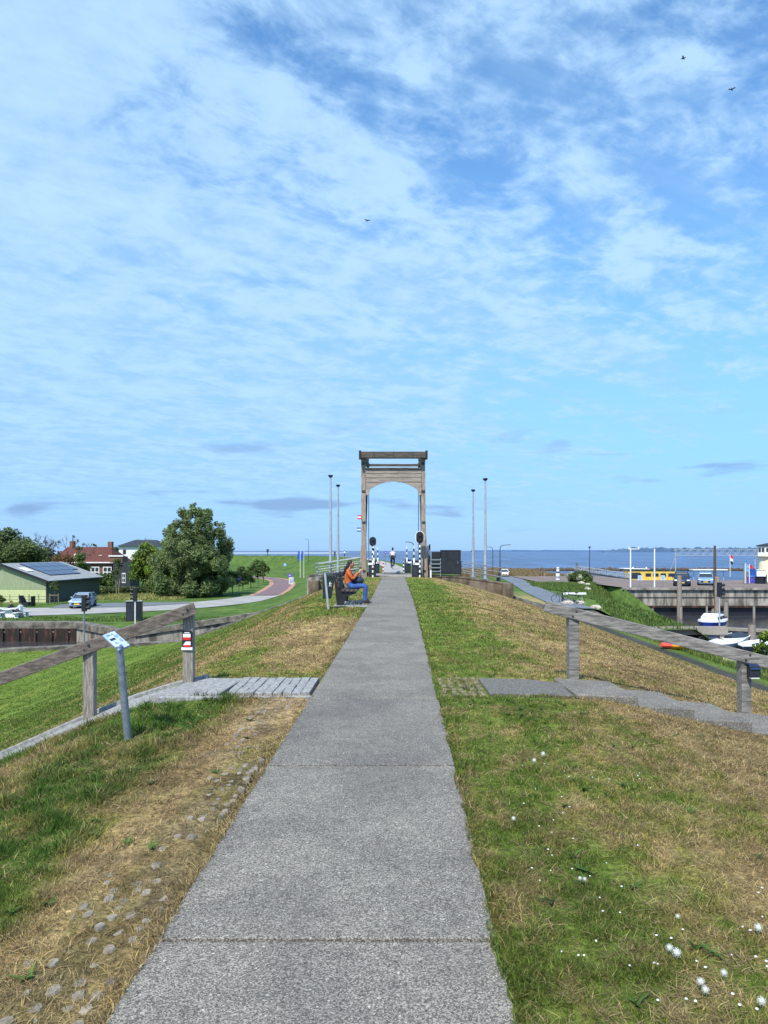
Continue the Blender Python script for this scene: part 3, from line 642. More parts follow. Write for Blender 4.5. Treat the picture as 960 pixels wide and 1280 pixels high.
# ------------------------------------------------------------------ drawbridge
GY_ = 44.7
br = thing('drawbridge', 'weathered wooden drawbridge gate with balance beams and arched board over the path', 'drawbridge', (0, GY_, 0))
def gp(px, py): q = at(px, py, GY_); return (q.x, q.z)
for s, ((tx, bx), (wt, wb)) in ((-1, ((-1.90, -1.83), (.28, .30))), (1, ((1.835, 1.95), (.28, .44)))):
    b = MB()
    tp, bt = 7.42, -.05
    b.loft([[(bx - wb / 2, -.17, bt), (bx + wb / 2, -.17, bt), (bx + wb / 2, .17, bt), (bx - wb / 2, .17, bt)],
            [((tx + (bx - tx) * .25) - wt / 2 * 1.02, -.16, 3.6), ((tx + (bx - tx) * .25) + wt / 2 * 1.02, -.16, 3.6), ((tx + (bx - tx) * .25) + wt / 2 * 1.02, .16, 3.6), ((tx + (bx - tx) * .25) - wt / 2 * 1.02, .16, 3.6)],
            [(tx - wt / 2, -.15, tp), (tx + wt / 2, -.15, tp), (tx + wt / 2, .15, tp), (tx - wt / 2, .15, tp)]])
    b.build('post', 'gate_wood', br, bevel=.02)
    b = MB(); xo = -2.08 if s < 0 else 2.28
    b.prism([(xo - .12, .2, -.05), (xo + .12, .2, -.05), (xo + (.10 if s < 0 else -.06), .2, 1.95), (xo + (0.02 if s < 0 else -.14), .2, 1.95)], (0, .28, 0)); b.build('side_brace', 'gate_board', br, bevel=.015)
    b = MB(); b.bar((s * 1.86, .45, .1), (s * 1.70, .45, 5.2), .10, .16, (0, 1, 0)); b.build('back_brace', 'gate_dark', br, bevel=.01)
    b = MB(); b.bar((s * 1.93, -.62, 7.62), (s * 1.80, 5.1, 7.62), .20, .32); b.build('balance_arm', 'gate_dark', br, bevel=.02)
    b = MB(); b.cyl((s * 1.74, 4.85, 7.5), (s * 1.74, 4.85, .06), .035, n=8); b.build('lifting_rod', mat('blue_grey_steel_%d' % s, S(112, 140, 168), .4, .4, .1, 3), br, True)
    b = MB(); b.cyl((s * 1.55, .0, 7.35), (s * 2.0, .0, 7.35), .09, n=12); b.build('pivot', 'galv', br, True)
b = MB(); b.box((-.02, -.52, 7.58), (4.10, .4, .40)); cbm = b.build('counterweight_beam', 'gate_dark', br, bevel=.03)
for s in (-1, 1):
    b = MB(); b.box((s * 2.06 - .02, -.52, 7.58), (.14, .46, .52)); b.build('end_cap', 'black', cbm, bevel=.01)
b = MB(); b.box((0, 5.0, 7.62), (3.7, .16, .16)); b.build('cross_bar', 'gate_dark', br, bevel=.01)
for s in (-1, 1):
    for z in (.35, 3.4, 5.35, 7.1):
        x = (-1.90 if s < 0 else 1.835) + ((.06 if s < 0 else .10) * (1 - z / 7.4)); pl = MB().box((x, -.172, z), (.20, .02, .16)).build('steel_plate', 'dark_pole', br, bevel=.004)
    MB().bar((s * 1.72, -.10, 6.2), (s * 1.35, -.10, 6.75), .08, .10, (0, 1, 0)).build('knee_brace', 'gate_dark', br, bevel=.01)
MB().box((-.02, -.725, 7.58), (.05, .012, .34)).build('strap', 'dark_pole', cbm); MB().box((-1.2, -.725, 7.58), (.05, .012, .34)).build('strap', 'dark_pole', cbm); MB().box((1.2, -.725, 7.58), (.05, .012, .34)).build('strap', 'dark_pole', cbm)
# arched portal board, cut in five planks
b = MB(); top, xs = 6.75, 1.74
def archz(x): return 5.98 - .50 * (abs(x) / 1.48) ** 2.0 if abs(x) < 1.48 else 5.12
K = 40
upper = [(x, -.2, top) for x in np.linspace(-xs, xs, K)]
lower = [(x, -.2, archz(x)) for x in np.linspace(-xs, xs, K)]
for i in range(K - 1):
    b.prism([upper[i], upper[i + 1], lower[i + 1], lower[i]], (0, .09, 0))
pb = b.build('arched_board', 'gate_board', br)
for z in (6.48, 6.22, 5.97):
    b = MB()
    if z > 5.98: b.box((0, -.203, z), (3.44, .01, .022))
    else:
        for s in (-1, 1): b.box((s * .98, -.203, z - .04), (1.5, .01, .02))
    b.build('plank_joint', 'gate_dark', pb)
b = MB(); b.box((0, -.22, 6.79), (3.5, .16, .07)); b.build('drip_board', 'gate_dark', br, bevel=.008)
b = MB(); b.box((0, 3.0, -.12), (3.5, 6.2, .26)); b.build('deck', 'gate_board', br)
b = MB(); b.box((0, -.16, -.06), (2.95, .20, .24)); b.build('deck_edge', 'concrete', br, bevel=.015)
for s in (-1, 1):
    b = MB(); b.box((s * 1.6, 3.0, .14), (.16, 5.9, .26)); b.build('kerb_beam', 'gate_dark', br, bevel=.01)

# small round shipping signs fixed on the left gate post
for (px, py, m, lb) in ((449.2, 646.5, 'red', 'small red and white sign high on the left gate post'), (448.6, 662, 'blue', 'small blue sign below the red one on the left gate post')):
    q = at(px, py, 44.5); t = thing('post_sign', lb, 'sign', q)
    MB().box((0, 0, 0), (.24, .03, .26)).build('plate', m, t, bevel=.005)
    MB().box((0, -.018, 0), (.22, .008, .09)).build('stripe', 'white', t)
    MB().cyl((.02, .03, 0), (.28, .12, 0), .015).build('bracket', 'galv', t)

# barrier machines, booms, light signals
def barrier(px, Y, zt, hcab, wcab, boom_top, label, flip=1, first=None):
    x = (px - VX) * Y / F; t = thing('barrier_machine', label, 'barrier', (x, Y, -.02), 0, 'barrier machines at the bridge')
    c = MB().box((0, 0, hcab / 2), (wcab, .42, hcab)).build('cabinet', 'cab', t, bevel=.02)
    MB().box((0, 0, hcab + .02), (wcab + .04, .46, .04)).build('lid', 'black', c, bevel=.01)
    MB().box((.0, -.218, hcab * .45), (wcab * .7, .012, hcab * .6)).build('door', 'navy', c)
    bx_ = flip * wcab * .18
    ar = MB(); ar.box((bx_ - flip * .0, -.26, hcab - .02), (.11, .07, .42)); ar.box((bx_ - flip * .16, -.26, hcab - .18), (.36, .07, .13)); ar.build('boom_arm', 'white', t, bevel=.01)
    z = hcab + .19; k = 0; n = max(4, int(round((boom_top - z) / .20))); st = (boom_top - z) / n
    bm_ = MB()
    for i in range(n):
        bm_.cur = 1 if i % 2 == 0 else 0
        bm_.cyl((bx_, -.26, z + i * st), (bx_, -.26, z + (i + 1) * st), .038, .038, 8)
    bm_.build('boom', ['white', 'black'], t, True)
    return t
barrier(465.6, 44.1, 0, 1.02, .44, 2.02, 'near left black barrier machine with white boom upright beside the gate post', 1)
barrier(518.8, 44.1, 0, 1.02, .40, 1.98, 'near right black barrier machine with white boom upright beside the striped signal pole', -1)
barrier(471.3, 52.2, 0, .95, .34, 1.90, 'far left barrier machine beyond the bridge deck with its boom upright', 1)
barrier(509.8, 52.2, 0, .98, .42, 1.98, 'far right barrier machine beyond the bridge deck with its boom upright', -1)
def signal(px, Y, z_c, rw, rh, label, border):
    x = (px - VX) * Y / F; t = thing('bridge_signal', label, 'traffic light', (x, Y, -.02), 0, 'oval bridge signals')
    n = max(6, int(z_c / .17)); st = (z_c - rh + .05) / n; p = MB()
    for i in range(n):
        p.cur = i % 2; p.cyl((0, 0, i * st), (0, 0, (i + 1) * st), .055, .055, 10)
    p.build('striped_pole', ['white', 'black'], t, True)
    def oval(rx, rz): 
        s_ = rz - rx; pts = [(rx * math.cos(a), 0, (s_ if math.sin(a) >= 0 else -s_) + rx * math.sin(a)) for a in [2 * math.pi * i / 32 for i in range(32)]]
        return pts
    b = MB(); b.prism([(q[0], -.07, q[2] + z_c) for q in oval(rw, rh)], (0, .03, 0)); bb = b.build('backboard', 'black', t)
    if border:
        b = MB(); b.prism([(q[0], -.045, q[2] + z_c) for q in oval(rw + .035, rh + .035)], (0, .03, 0)); b.build('white_border', 'white', bb)
    for k in (-1, 1):
        b = MB(); b.cyl((0, -.07, z_c + k * rh * .42), (0, -.16, z_c + k * rh * .42), rw * .42, rw * .42, 16); b.build('lamp_hood', 'black', t, True)
signal(466.0, 43.9, 2.22, .21, .29, 'smaller black oval signal on a striped pole inside the left gate post', False)
signal(524.8, 43.9, 2.48, .235, .36, 'larger black oval signal with white border on a striped pole at the right gate post', True)
def bollard(px, Y, hh, label, cols=('white', 'red')):
    x = (px - VX) * Y / F; t = thing('striped_bollard', label, 'bollard', (x, Y, -.02), 0, 'striped bollards at the bridge deck'); n = 6; st = hh / n; p = MB()
    for i in range(n):
        p.cur = i % 2; p.cyl((0, 0, i * st), (0, 0, (i + 1) * st), .05, .05, 10)
    p.build('post', list(cols), t, True); MB().sph((0, 0, hh), (.05, .05, .03), 10, 6).build('cap', 'white', t, True)
bollard(479.0, 51.4, .80, 'red and white striped bollard left on the far end of the bridge deck')
bollard(504.6, 51.4, .82, 'black and white striped bollard right on the far end of the bridge deck', ('white', 'black'))
bollard(537.0, 45.4, 2.05, 'tall slim striped post just right of the right gate post', ('white', 'black'))
bollard(538.6, 43.6, .42, 'low pale post at the foot of the right gate post', ('white', 'white'))

# black control cabinet with stepped bars
q = at(563, 716, 44.5)
t = thing('control_cabinet', 'big matt black control cabinet on the right wing wall', 'cabinet', (q.x, 44.5, .17), 0)
b = MB(); b.box((0, 0, .74), (1.22, .9, 1.46)); hb = b.build('housing', 'cab', t, bevel=.02)
b = MB(); b.box((0, 0, 1.49), (1.27, .95, .04)); b.build('lid', 'black', t, bevel=.008)
b = MB(); b.box((-.9, .1, .72), (.50, .7, 1.36)); b.build('side_housing', 'black', t, bevel=.015)
b = MB(); b.box((.0, -.455, .72), (1.1, .012, 1.28)); dr = b.build('door', 'cab', t)
b = MB(); b.box((.42, -.475, .74), (.03, .03, .16)); b.build('handle', 'galv', dr)
rt = thing('gate_fence', 'short grey fence of four horizontal bars left of the black control cabinet', 'fence', (at(545, 716, 44.0).x, 44.0, .05))
for z in (.30, .53, .76, 1.02): MB().box((-.02, 0, z), (.62, .05, .07)).build('bar', 'galv', rt, bevel=.005)
for x in (-.30, .28): MB().box((x, .05, .55), (.06, .05, 1.12)).build('post', 'galv', rt, bevel=.005)

# four tall masts
ml = ['tall grey lamp mast nearest left of the drawbridge, behind the bin', 'tall grey lamp mast second left of the drawbridge, beyond the lock', 'tall grey lamp mast right of the drawbridge, the thicker nearer one', 'tall grey lamp mast right of the drawbridge, the thinner farther one']
mast = None
for i, (px, Y, ty, zb) in enumerate(((413.2, 44.6, 594, -.3), (422.6, 50.9, 606, -.1), (606.6, 44.6, 598, -.2), (591.4, 50.9, 612, -.3))):
    x = (px - VX) * Y / F; zt = EYE - (ty - HY) * Y / F; t = thing('lamp_mast', ml[i], 'lamp mast', (x, Y, zb), 0, 'lamp masts at the lock')
    hgt = zt - zb
    MB().cyl((0, 0, 0), (0, 0, hgt * .45), .095, .085, 12).cyl((0, 0, hgt * .45), (0, 0, hgt - .12), .075, .055, 12).build('pole', 'pole', t, True)
    MB().cyl((0, 0, hgt - .14), (0, 0, hgt - .03), .09, .17, 14).sph((0, 0, hgt - .03), (.17, .17, .06), 14, 6).build('lamp_head', 'dark_pole', t, True)
    MB().box((0, 0, .05), (.34, .34, .1)).build('base_plate', 'galv', t, bevel=.01)

# ------------------------------------------------------------------ steps, ramp, landings, handrails near the camera
b = MB(); pts = []
xs_ = [-.96 - .0, -2.1, -2.5]
rl, rn = [], []
for x in (-2.35, -2.8, -3.2, -3.6, -4.2, -5.0, -6.0, -7.5, -9.5):
    y1 = 8.98 + .27 * min(x + 2.4, 0); y0 = min(7.9, y1 - .80) if x < -2.4 else 7.9; z = np.interp(x, LX, LZ) + .045
    rl.append([Vector((x, max(y0, 7.2), z)), Vector((x, y1, z)), Vector((x, y1, z - .35)), Vector((x, max(y0, 7.2), z - .35))])
b.loft(rl[1:]); o = b.build('ramp', 'slab'); tag(o, 'narrow grey concrete ramp down the left dike flank under the wooden handrail', 'ramp', kind='structure')
b = MB(); b.loft([[Vector((r_[1].x, r_[1].y - .00, r_[1].z + .05)), Vector((r_[1].x, r_[1].y + .09, r_[1].z + .05)), Vector((r_[1].x, r_[1].y + .09, r_[1].z - .3)), Vector((r_[1].x, r_[1].y, r_[1].z - .3))] for r_ in rl]); o = b.build('ramp_kerb', 'slab', bevel=.01); tag(o, 'raised concrete kerb along the outer edge of the left ramp', 'kerb', kind='structure')
b = MB(); b.prism([(-2.75, 7.98, -.1), (-1.98, 7.98, -.1), (-1.90, 9.0, -.1), (-2.45, 9.05, -.1)], (0, 0, .115)); o = b.build('landing', 'slab', bevel=.01); tag(o, 'smooth concrete landing at the top of the left ramp', 'landing', kind='structure')
b = MB(); b.box((-1.75, 7.90, -.03), (1.75, .09, .09)); o = b.build('landing_kerb', 'slab', bevel=.015); tag(o, 'thin concrete edging in front of the left landing', 'kerb', kind='structure')
b = MB(); rr = random.Random(5)
for i in range(9):
    for j in range(3 if i % 2 else 2):
        n = 3 if i % 2 else 2; y0 = 8.06 + .98 * j / n; y1 = 8.06 + .98 * (j + 1) / n; x = -1.90 + i * .106
        z = rr.uniform(-.006, .006); b.box((x + .05, (y0 + y1) / 2, -.03 + z), (.098, y1 - y0 - .008, .1), Matrix.Rotation(rr.uniform(-.03, .03), 3, 'Z'))
o = b.build('paving_bricks', 'slab', bevel=.006); tag(o, 'grey paving bricks between the left landing and the path', 'paving', kind='structure')
# right side: mossy grid paving, cracked asphalt, then slab steps
b = MB()
for i in range(5):
    for j in range(7):
        b.box((.60 + i * .105 + rr.uniform(-.016, .016), 8.06 + j * .165 + rr.uniform(-.02, .02), -.043 + rr.uniform(-.008, .006)), (.062, .10, .1), Matrix.Rotation(rr.uniform(-.2, .2), 3, 'Z'))
o = b.build('grid_paving', mat('mossy_stone', S(104, 100, 78), .9, 0, .4, 14, .6, 40, S(140, 134, 104)), bevel=.012); tag(o, 'mossy grid of small paving stones beside the path on the right', 'paving', kind='structure')
b = MB(); b.prism([(1.10, 8.12, -.1), (1.55, 8.06, -.1), (2.02, 7.98, -.1), (2.05, 8.75, -.1), (1.7, 9.0, -.1), (1.08, 9.1, -.1)], (0, 0, .105)); o = b.build('asphalt_landing', mat('cracked_asphalt', S(92, 90, 86), .9, 0, .3, 34, .8, 90, S(132, 129, 122), detail=9), bevel=.01); tag(o, 'cracked asphalt patch at the head of the right steps', 'landing', kind='structure')
b = MB(); x = 2.04; k = 0
while x < 10.8:
    wd_ = .56 if x > 2.3 else .66; sh = -.22 * max(x - 1.9, 0) if x < 5 else -.22 * 3.1
    z = float(np.interp(x + wd_ * .30, LX, LZ)) + .05
    tw = rr.uniform(-.035, .035); b.prism([(x + tw, 8.00 + sh, z - .22), (x + wd_ - .015 + tw, 7.96 + sh - .10, z - .22), (x + wd_ - .015 - tw, 8.93 + sh - .12, z - .22), (x - tw, 9.04 + sh, z - .22)], (0, 0, .22)); x += wd_
o = b.build('steps', 'path', bevel=.012); tag(o, 'grey concrete slab steps down the right dike flank', 'steps', kind='structure')
# half buried cobbles in the worn strip
b = MB()
for j in range(70):
    for i in range(5):
        y = 2.45 + j * .088 + rr.uniform(-.02, .02); x = float(pathc(y)) - HALF - .10 - i * .088 + rr.uniform(-.018, .018)
        if y > 8.0 or fbm(np.array(x * 2.2 + 4), np.array(y * 1.3)) + .07 * (2 - abs(i - 2)) < .50: continue
        w_ = rr.uniform(.040, .070); pts = [(w_ * .5 * rr.uniform(.75, 1.1) * math.cos(a_), w_ * .62 * rr.uniform(.75, 1.1) * math.sin(a_)) for a_ in [2 * math.pi * k / 7 + .3 for k in range(7)]]
        zt_ = float(ground_z(np.array(x), np.array(y))) + rr.uniform(-.008, .010); th_ = rr.uniform(-.06, .06)
        b.loft([[Vector((x + p[0] * k_, y + p[1] * k_, zt_ + dz_ + p[0] * th_)) for p in pts] for k_, dz_ in ((1.08, -.06), (1.04, -.010), (.80, 0))])
o = b.build('half_buried_cobbles', 'stone'); tag(o, 'half buried grey cobbles in the bare strip left of the path', 'cobbles', kind='stuff')

def handrail(label, posts, p0, p1, m):
    o_ = Vector((posts[0][0], posts[0][1], posts[0][2])); t = thing('wooden_handrail', label, 'handrail', o_)
    for (x, y, z, h_, wv) in posts:
        MB().box((x - o_.x, y - o_.y, z - o_.z + h_ / 2 - .15), (wv, wv, h_ + .3), Matrix.Rotation(R(4), 3, 'Z')).build('post', m if m != 'rail_left' else 'wood', t, bevel=.008)
    p0, p1 = Vector(p0) - o_, Vector(p1) - o_
    MB().bar(p0, p1, .075, .145).build('rail', m, t, bevel=.008)
    for (x, y, z, h_, wv) in posts:
        k = (x - o_.x - p0.x) / (p1.x - p0.x); c = p0.lerp(p1, k)
        for dz in (-.03, .03): MB().cyl(c + Vector((dz * .8, -.05, dz)), c + Vector((dz * .8, -.03, dz)), .012, n=8).build('bolt', 'dark_pole', t, True)
handrail('brown grey wooden handrail descending the left dike flank behind the info sign', [(-2.53, 8.78, 0, .84, .125), (-3.60, 8.42, -.37, .86, .125)], (-2.42, 8.68, .93), (-7.3, 7.35, -.86), 'rail_left')
handrail('pale grey weathered handrail descending the right dike flank beside the steps', [(2.30, 9.12, -.03, .82, .13), (4.34, 8.80, -.47, .80, .125)], (1.94, 9.12, .92), (6.6, 8.38, -.235), 'rail_right')

# trail marker on the left post
t = thing('trail_marker', 'black trail marker plate with two red and white stripe signs on the left handrail post', 'trail marker', (-2.53, 8.700, .55))
MB().box((0, 0, .0), (.118, .012, .21)).build('plate', 'black', t, bevel=.003)
MB().box((0.002, -.009, .078), (.06, .004, .010)).build('small_lettering', 'white', t)
MB().box((0, -.009, .043), (.092, .004, .042)).build('white_stripe', 'white', t); MB().box((0, -.009, .005), (.092, .004, .034)).build('red_stripe', 'red', t)
MB().prism([(-.046, -.011, -.072), (.046, -.011, -.072), (.046, -.011, -.030), (-.012, -.011, -.030)], (0, .004, 0)).build('white_stripe', 'white', t); MB().box((.002, -.009, -.086), (.088, .004, .028)).build('red_stripe', 'red', t)
MB().box((0, -.001, -.117), (.135, .014, .034)).build('white_band', 'white', t)

# solar lamp on the right post
q = at(939, 842, 8.0); t = thing('solar_lamp', 'small black solar wall lamp on the far right handrail post', 'lamp', (4.40, 8.72, .155))
MB().prism([(-.065, 0, -.075), (.065, 0, -.075), (.065, -.09, -.06), (-.065, -.09, -.06)], (0, .01, .13)).build('body', 'black', t, bevel=.006)
MB().box((0, -.056, .065), (.12, .11, .012), Matrix.Rotation(R(38), 3, 'X')).build('solar_panel', 'solar', t, bevel=.002)
MB().box((0, -.05, -.075), (.10, .06, .012)).build('lens', 'white', t)

# info sign
base = gnd(160, 925, -.03); top = at(149, 806, base.y - .05)
t = thing('info_sign', 'leaning galvanised pole carrying a small tilted pale blue information panel', 'sign', base); d = top - base
MB().cyl(d * -.15, d * .985, .032, n=14).build('pole', 'galv', t, True)
rot = Matrix.Rotation(R(-16), 3, 'Z') @ Matrix.Rotation(R(38), 3, 'X')
corners = [at(128.5, 794, base.y + .05), at(143.0, 788.5, base.y + .16), at(162.0, 806.0, base.y + .02), at(149.0, 811.5, base.y - .09)]
ex = ((corners[2] - corners[1]) + (corners[3] - corners[0])) / 2; ey = ((corners[0] - corners[3]) * 0 + (corners[1] - corners[0]) + (corners[2] - corners[3])) / 2
c0 = sum(corners, Vector()) / 4 - base; nrm = ex.cross(ey).normalized()
if nrm.z < 0: nrm = -nrm
def pnl(u0, u1, v0, v1, z, th): 
    return [c0 + ex * (u0 - .5) + ey * (v0 - .5) + nrm * z, c0 + ex * (u1 - .5) + ey * (v0 - .5) + nrm * z, c0 + ex * (u1 - .5) + ey * (v1 - .5) + nrm * z, c0 + ex * (u0 - .5) + ey * (v1 - .5) + nrm * z], nrm * th
pn = MB().prism(*pnl(0, 1, 0, 1, -.012, .01)).build('panel', 'panel', t)
MB().prism(*pnl(-.03, 1.03, -.05, 1.05, -.018, .007)).build('frame', 'galv', t)
MT['print'] = mat('print_blue', S(96, 130, 186), .5)
for (a, b_, c, e) in ((.08, .16, .12, .45), (.08, .16, .55, .72), (.22, .27, .62, .90), (.30, .34, .62, .90), (.37, .41, .62, .85), (.60, .64, .15, .40), (.67, .71, .15, .45), (.50, .54, .70, .9), (.57, .61, .70, .9), (.64, .68, .70, .92)):
    MB().prism(*pnl(a, b_, c, e, -.002, .0012)).build('text_line', 'print', pn)
MB().prism(*pnl(.33, .46, .10, .55, -.002, .0016)).build('dark_photo', 'navy', pn); MB().prism(*pnl(.80, .90, .30, .52, -.002, .0016)).build('small_photo', 'blue', pn)

# litter bin
base = gnd(410.6, 762, 0); top = at(406.2, 716, base.y); t = thing('litter_bin', 'dark tapered litter bin hung on a leaning grey pole beside the bench', 'litter bin', base); d = top - base
MB().cyl(d * -.1, d, .034, n=12).build('pole', 'pole', t, True)
b = MB(); cx, cy = .075, .16
b.loft([[Vector((cx + d.x * .3 - .10 + sx * .115, cy + sy * .10, .30)) for sx, sy in ((-1, -1), (1, -1), (1, 1), (-1, 1))], [Vector((cx - .08 + sx * .165, cy + sy * .15, .92)) for sx, sy in ((-1, -1), (1, -1), (1, 1), (-1, 1))], [Vector((cx - .08 + sx * .15, cy + sy * .13, 1.03)) for sx, sy in ((-1, -1), (1, -1), (1, 1), (-1, 1))]])
bn = b.build('bin_body', mat('bin_green_black', S(34, 50, 54), .5, 0, .2, 5), t, bevel=.02)
MB().box((cx - .08, cy - .145, .90), (.22, .02, .08)).build('slot', 'black', bn)
em = MB(); ec = Vector((cx - .03, cy - .152, .70)); em.sph(ec + Vector((.0, 0, .055)), (.014, .004, .014), 8, 6); em.bar(ec + Vector((-.012, 0, .04)), ec + Vector((0, 0, -.02)), .006, .03, (1, 0, 0)); em.bar(ec + Vector((0, 0, .03)), ec + Vector((.05, 0, .012)), .006, .014); em.bar(ec + Vector((0, 0, -.01)), ec + Vector((.03, 0, -.06)), .006, .015); em.bar(ec + Vector((-.005, 0, -.01)), ec + Vector((-.035, 0, -.055)), .006, .015)
em.build('litter_symbol', 'emblem', bn)

# ------------------------------------------------------------------ people
def skin_surface(J, E, root, sub=2):
    """J name -> (x,y,z,r); E [(a,b,material index)]; one continuous surface grown with the Skin modifier"""
    names = list(J); ix = {n: i for i, n in enumerate(names)}
    me = bpy.data.meshes.new('tmp'); me.from_pydata([J[n][:3] for n in names], [(ix[a], ix[b]) for a, b, _ in E], []); o = bpy.data.objects.new('tmp', me); COL.objects.link(o)
    sk = o.modifiers.new('s', 'SKIN'); sk.use_smooth_shade = True
    lay = me.skin_vertices[0].data
    for n in names:
        r = J[n][3]; lay[ix[n]].radius = r if isinstance(r, tuple) else (r, r); lay[ix[n]].use_root = (n == root)
    ss = o.modifiers.new('u', 'SUBSURF'); ss.levels = sub; ss.render_levels = sub
    dg = bpy.context.evaluated_depsgraph_get(); ev = o.evaluated_get(dg); m2 = ev.to_mesh()
    V = [v.co.copy() for v in m2.vertices]; Fs = [tuple(p.vertices) for p in m2.polygons]; ev.to_mesh_clear()
    bpy.data.objects.remove(o); bpy.data.meshes.remove(me)
    segs = [(Vector(J[a][:3]), Vector(J[b][:3]), k) for a, b, k in E]; mi = []
    for f in Fs:
        c = sum((V[i] for i in f), Vector()) / len(f); best = (1e9, 0)
        for a, b_, k in segs:
            ab = b_ - a; t = max(0, min(1, (c - a).dot(ab) / max(ab.length_squared, 1e-9))); dd_ = (c - a - ab * t).length
            if dd_ < best[0]: best = (dd_, k)
        mi.append(best[1])
    return V, Fs, mi
def person(label, loc, rz, J, E, mats, head, face, hair, hands=(), group=None, seat_cat='person'):
    t = thing('person', label, 'person', loc, rz, group)
    V, Fs, mi = skin_surface(J, E, 'pelvis'); b = MB(); b.v = [tuple(v) for v in V]; b.f = [list(f) for f in Fs]; b.mi = list(mi)
    hc, fd = Vector(head), Vector(face).normalized(); up = Vector((0, 0, 1)); sd_ = fd.cross(up).normalized(); up = sd_.cross(fd)
    rot = Matrix((fd, -sd_, up)).transposed(); b.cur = 0
    b.sph(hc, (.098, .075, .118), 16, 12, rot); b.sph(hc + fd * .035 - up * .055, (.058, .052, .062), 12, 8, rot)     # skull, jaw
    b.sph(hc + fd * .100 - up * .018, (.022, .014, .026), 8, 6, rot)                                          # nose
    for s in (-1, 1): b.sph(hc + sd_ * s * .074 - up * .012, (.018, .010, .03), 8, 6, rot)                    # ears
    for (w0, d0, n0) in hands:                                                                               # wrist, direction, curl direction
        w0, d0, n0 = Vector(w0), Vector(d0).normalized(), Vector(n0).normalized(); s0 = d0.cross(n0)
        b.sph(w0 + d0 * .045, (.05, .038, .018), 10, 8, Matrix((d0, s0, n0)).transposed())
        for k, ln in ((-1.5, .062), (-.5, .074), (.5, .078), (1.5, .070)):
            p = w0 + d0 * .08 + s0 * k * .019; b.tube([p, p + d0 * ln * .45 + n0 * .006, p + d0 * ln * .75 + n0 * .03, p + d0 * ln * .72 + n0 * .055], [.0095, .009, .008, .006], 6)
        p = w0 + d0 * .03 - s0 * .035; b.tube([p, p + d0 * .03 - s0 * .022 + n0 * .012, p + d0 * .055 - s0 * .014 + n0 * .034], [.012, .010, .007], 6)
    body = b.build('body', mats, t, True)
    for s in (-1, 1): MB().sph(hc + fd * .088 + sd_ * s * .032 + up * .008, (.010, .014, .008), 8, 6, rot).build('eye', 'black', t, True)
    m_ = MB(); m_.sph(hc + fd * .090 - up * .066, (.008, .024, .007), 8, 6, rot); m_.build('mouth', 'pink', t, True)
    hm = MB()
    for (c, r_) in hair: hm.sph(hc + fd * c[0] + sd_ * c[1] + up * c[2], r_, 12, 8, rot)
    hm.build('hair', 'hair', t, True)
    return t
def standing(label, loc, rz, top, legs, hair=((-.02, 0, .035), (.100, .082, .100)), extra=None):
    J = {'pelvis': (0, 0, .95, (.15, .11)), 'belly': (0, 0, 1.10, (.15, .10)), 'chest': (0, 0, 1.32, (.17, .11)), 'neck': (0, 0, 1.48, .055), 'head': (0, .01, 1.60, .06)}
    E = [('pelvis', 'belly', 1), ('belly', 'chest', 1), ('chest', 'neck', 1), ('neck', 'head', 0)]
    hands = []
    for s, n in ((-1, 'l'), (1, 'r')):
        J.update({'hip' + n: (s * .09, 0, .88, .095), 'knee' + n: (s * .10, .02, .50, .065), 'ank' + n: (s * .10, -.01, .09, .045), 'toe' + n: (s * .11, .13, .05, .04),
                  'sh' + n: (s * .19, 0, 1.40, .06), 'el' + n: (s * .25, -.02, 1.12, .045), 'wr' + n: (s * .24, .08, .88, .03)})
        E += [('pelvis', 'hip' + n, 2), ('hip' + n, 'knee' + n, 2), ('knee' + n, 'ank' + n, 2), ('ank' + n, 'toe' + n, 3), ('chest', 'sh' + n, 1), ('sh' + n, 'el' + n, 1), ('el' + n, 'wr' + n, 1)]
        hands.append(((s * .24, .09, .86), (0, .1, -1), (-s, 0, 0)))
    return person(label, loc, rz, J, E, ['skin', top, legs, 'shoe'], (0, .02, 1.66), (0, 1, 0), [hair], hands)

# seated person on the bench, local +X is where the person looks
BX, BY = -1.40, 21.9
J = {'pelvis': (.02, 0, .54, (.15, .14)), 'belly': (-.01, 0, .72, (.135, .16)), 'chest': (.0, 0, .92, (.13, .18)), 'neck': (.03, 0, 1.07, .055), 'head': (.07, 0, 1.15, .06)}
E = [('pelvis', 'belly', 1), ('belly', 'chest', 1), ('chest', 'neck', 1), ('neck', 'head', 0)]
for s, n in ((-1, 'l'), (1, 'r')):
    J.update({'hip' + n: (.10, s * .10, .54, .10), 'knee' + n: (.54, s * .12, .56, .082), 'calf' + n: (.53, s * .12, .34, .072), 'ank' + n: (.50, s * .12, .10, .060), 'heel' + n: (.47, s * .12, .05, .042), 'toe' + n: (.68, s * .14, .045, .038),
              'sh' + n: (.0, s * .185, 1.00, .068), 'el' + n: (.16, s * .25, .76, .056), 'wr' + n: (.30, s * .10, .95, .036)})
    E += [('pelvis', 'hip' + n, 2), ('hip' + n, 'knee' + n, 2), ('knee' + n, 'calf' + n, 2), ('calf' + n, 'ank' + n, 2), ('ank' + n, 'heel' + n, 3), ('ank' + n, 'toe' + n, 3), ('chest', 'sh' + n, 1), ('sh' + n, 'el' + n, 1), ('el' + n, 'wr' + n, 1)]
person('person in an orange jacket and blue jeans sitting on the bench, eating', (BX, BY - .05, .0), 0, J, E, ['skin', 'jacket', 'jeans', 'shoe'], (.09, 0, 1.215), (1, 0, -.12),
       [((-.03, 0, .03), (.098, .086, .108)), ((-.09, 0, -.07), (.06, .075, .12)), ((-.15, 0, -.19), (.05, .055, .13)), ((-.19, 0, -.30), (.035, .04, .09))],
       [((.31, -.095, .955), (.6, .35, .6), (.4, .3, -.5)), ((.31, .095, .955), (.6, -.35, .6), (.4, -.3, -.5))])
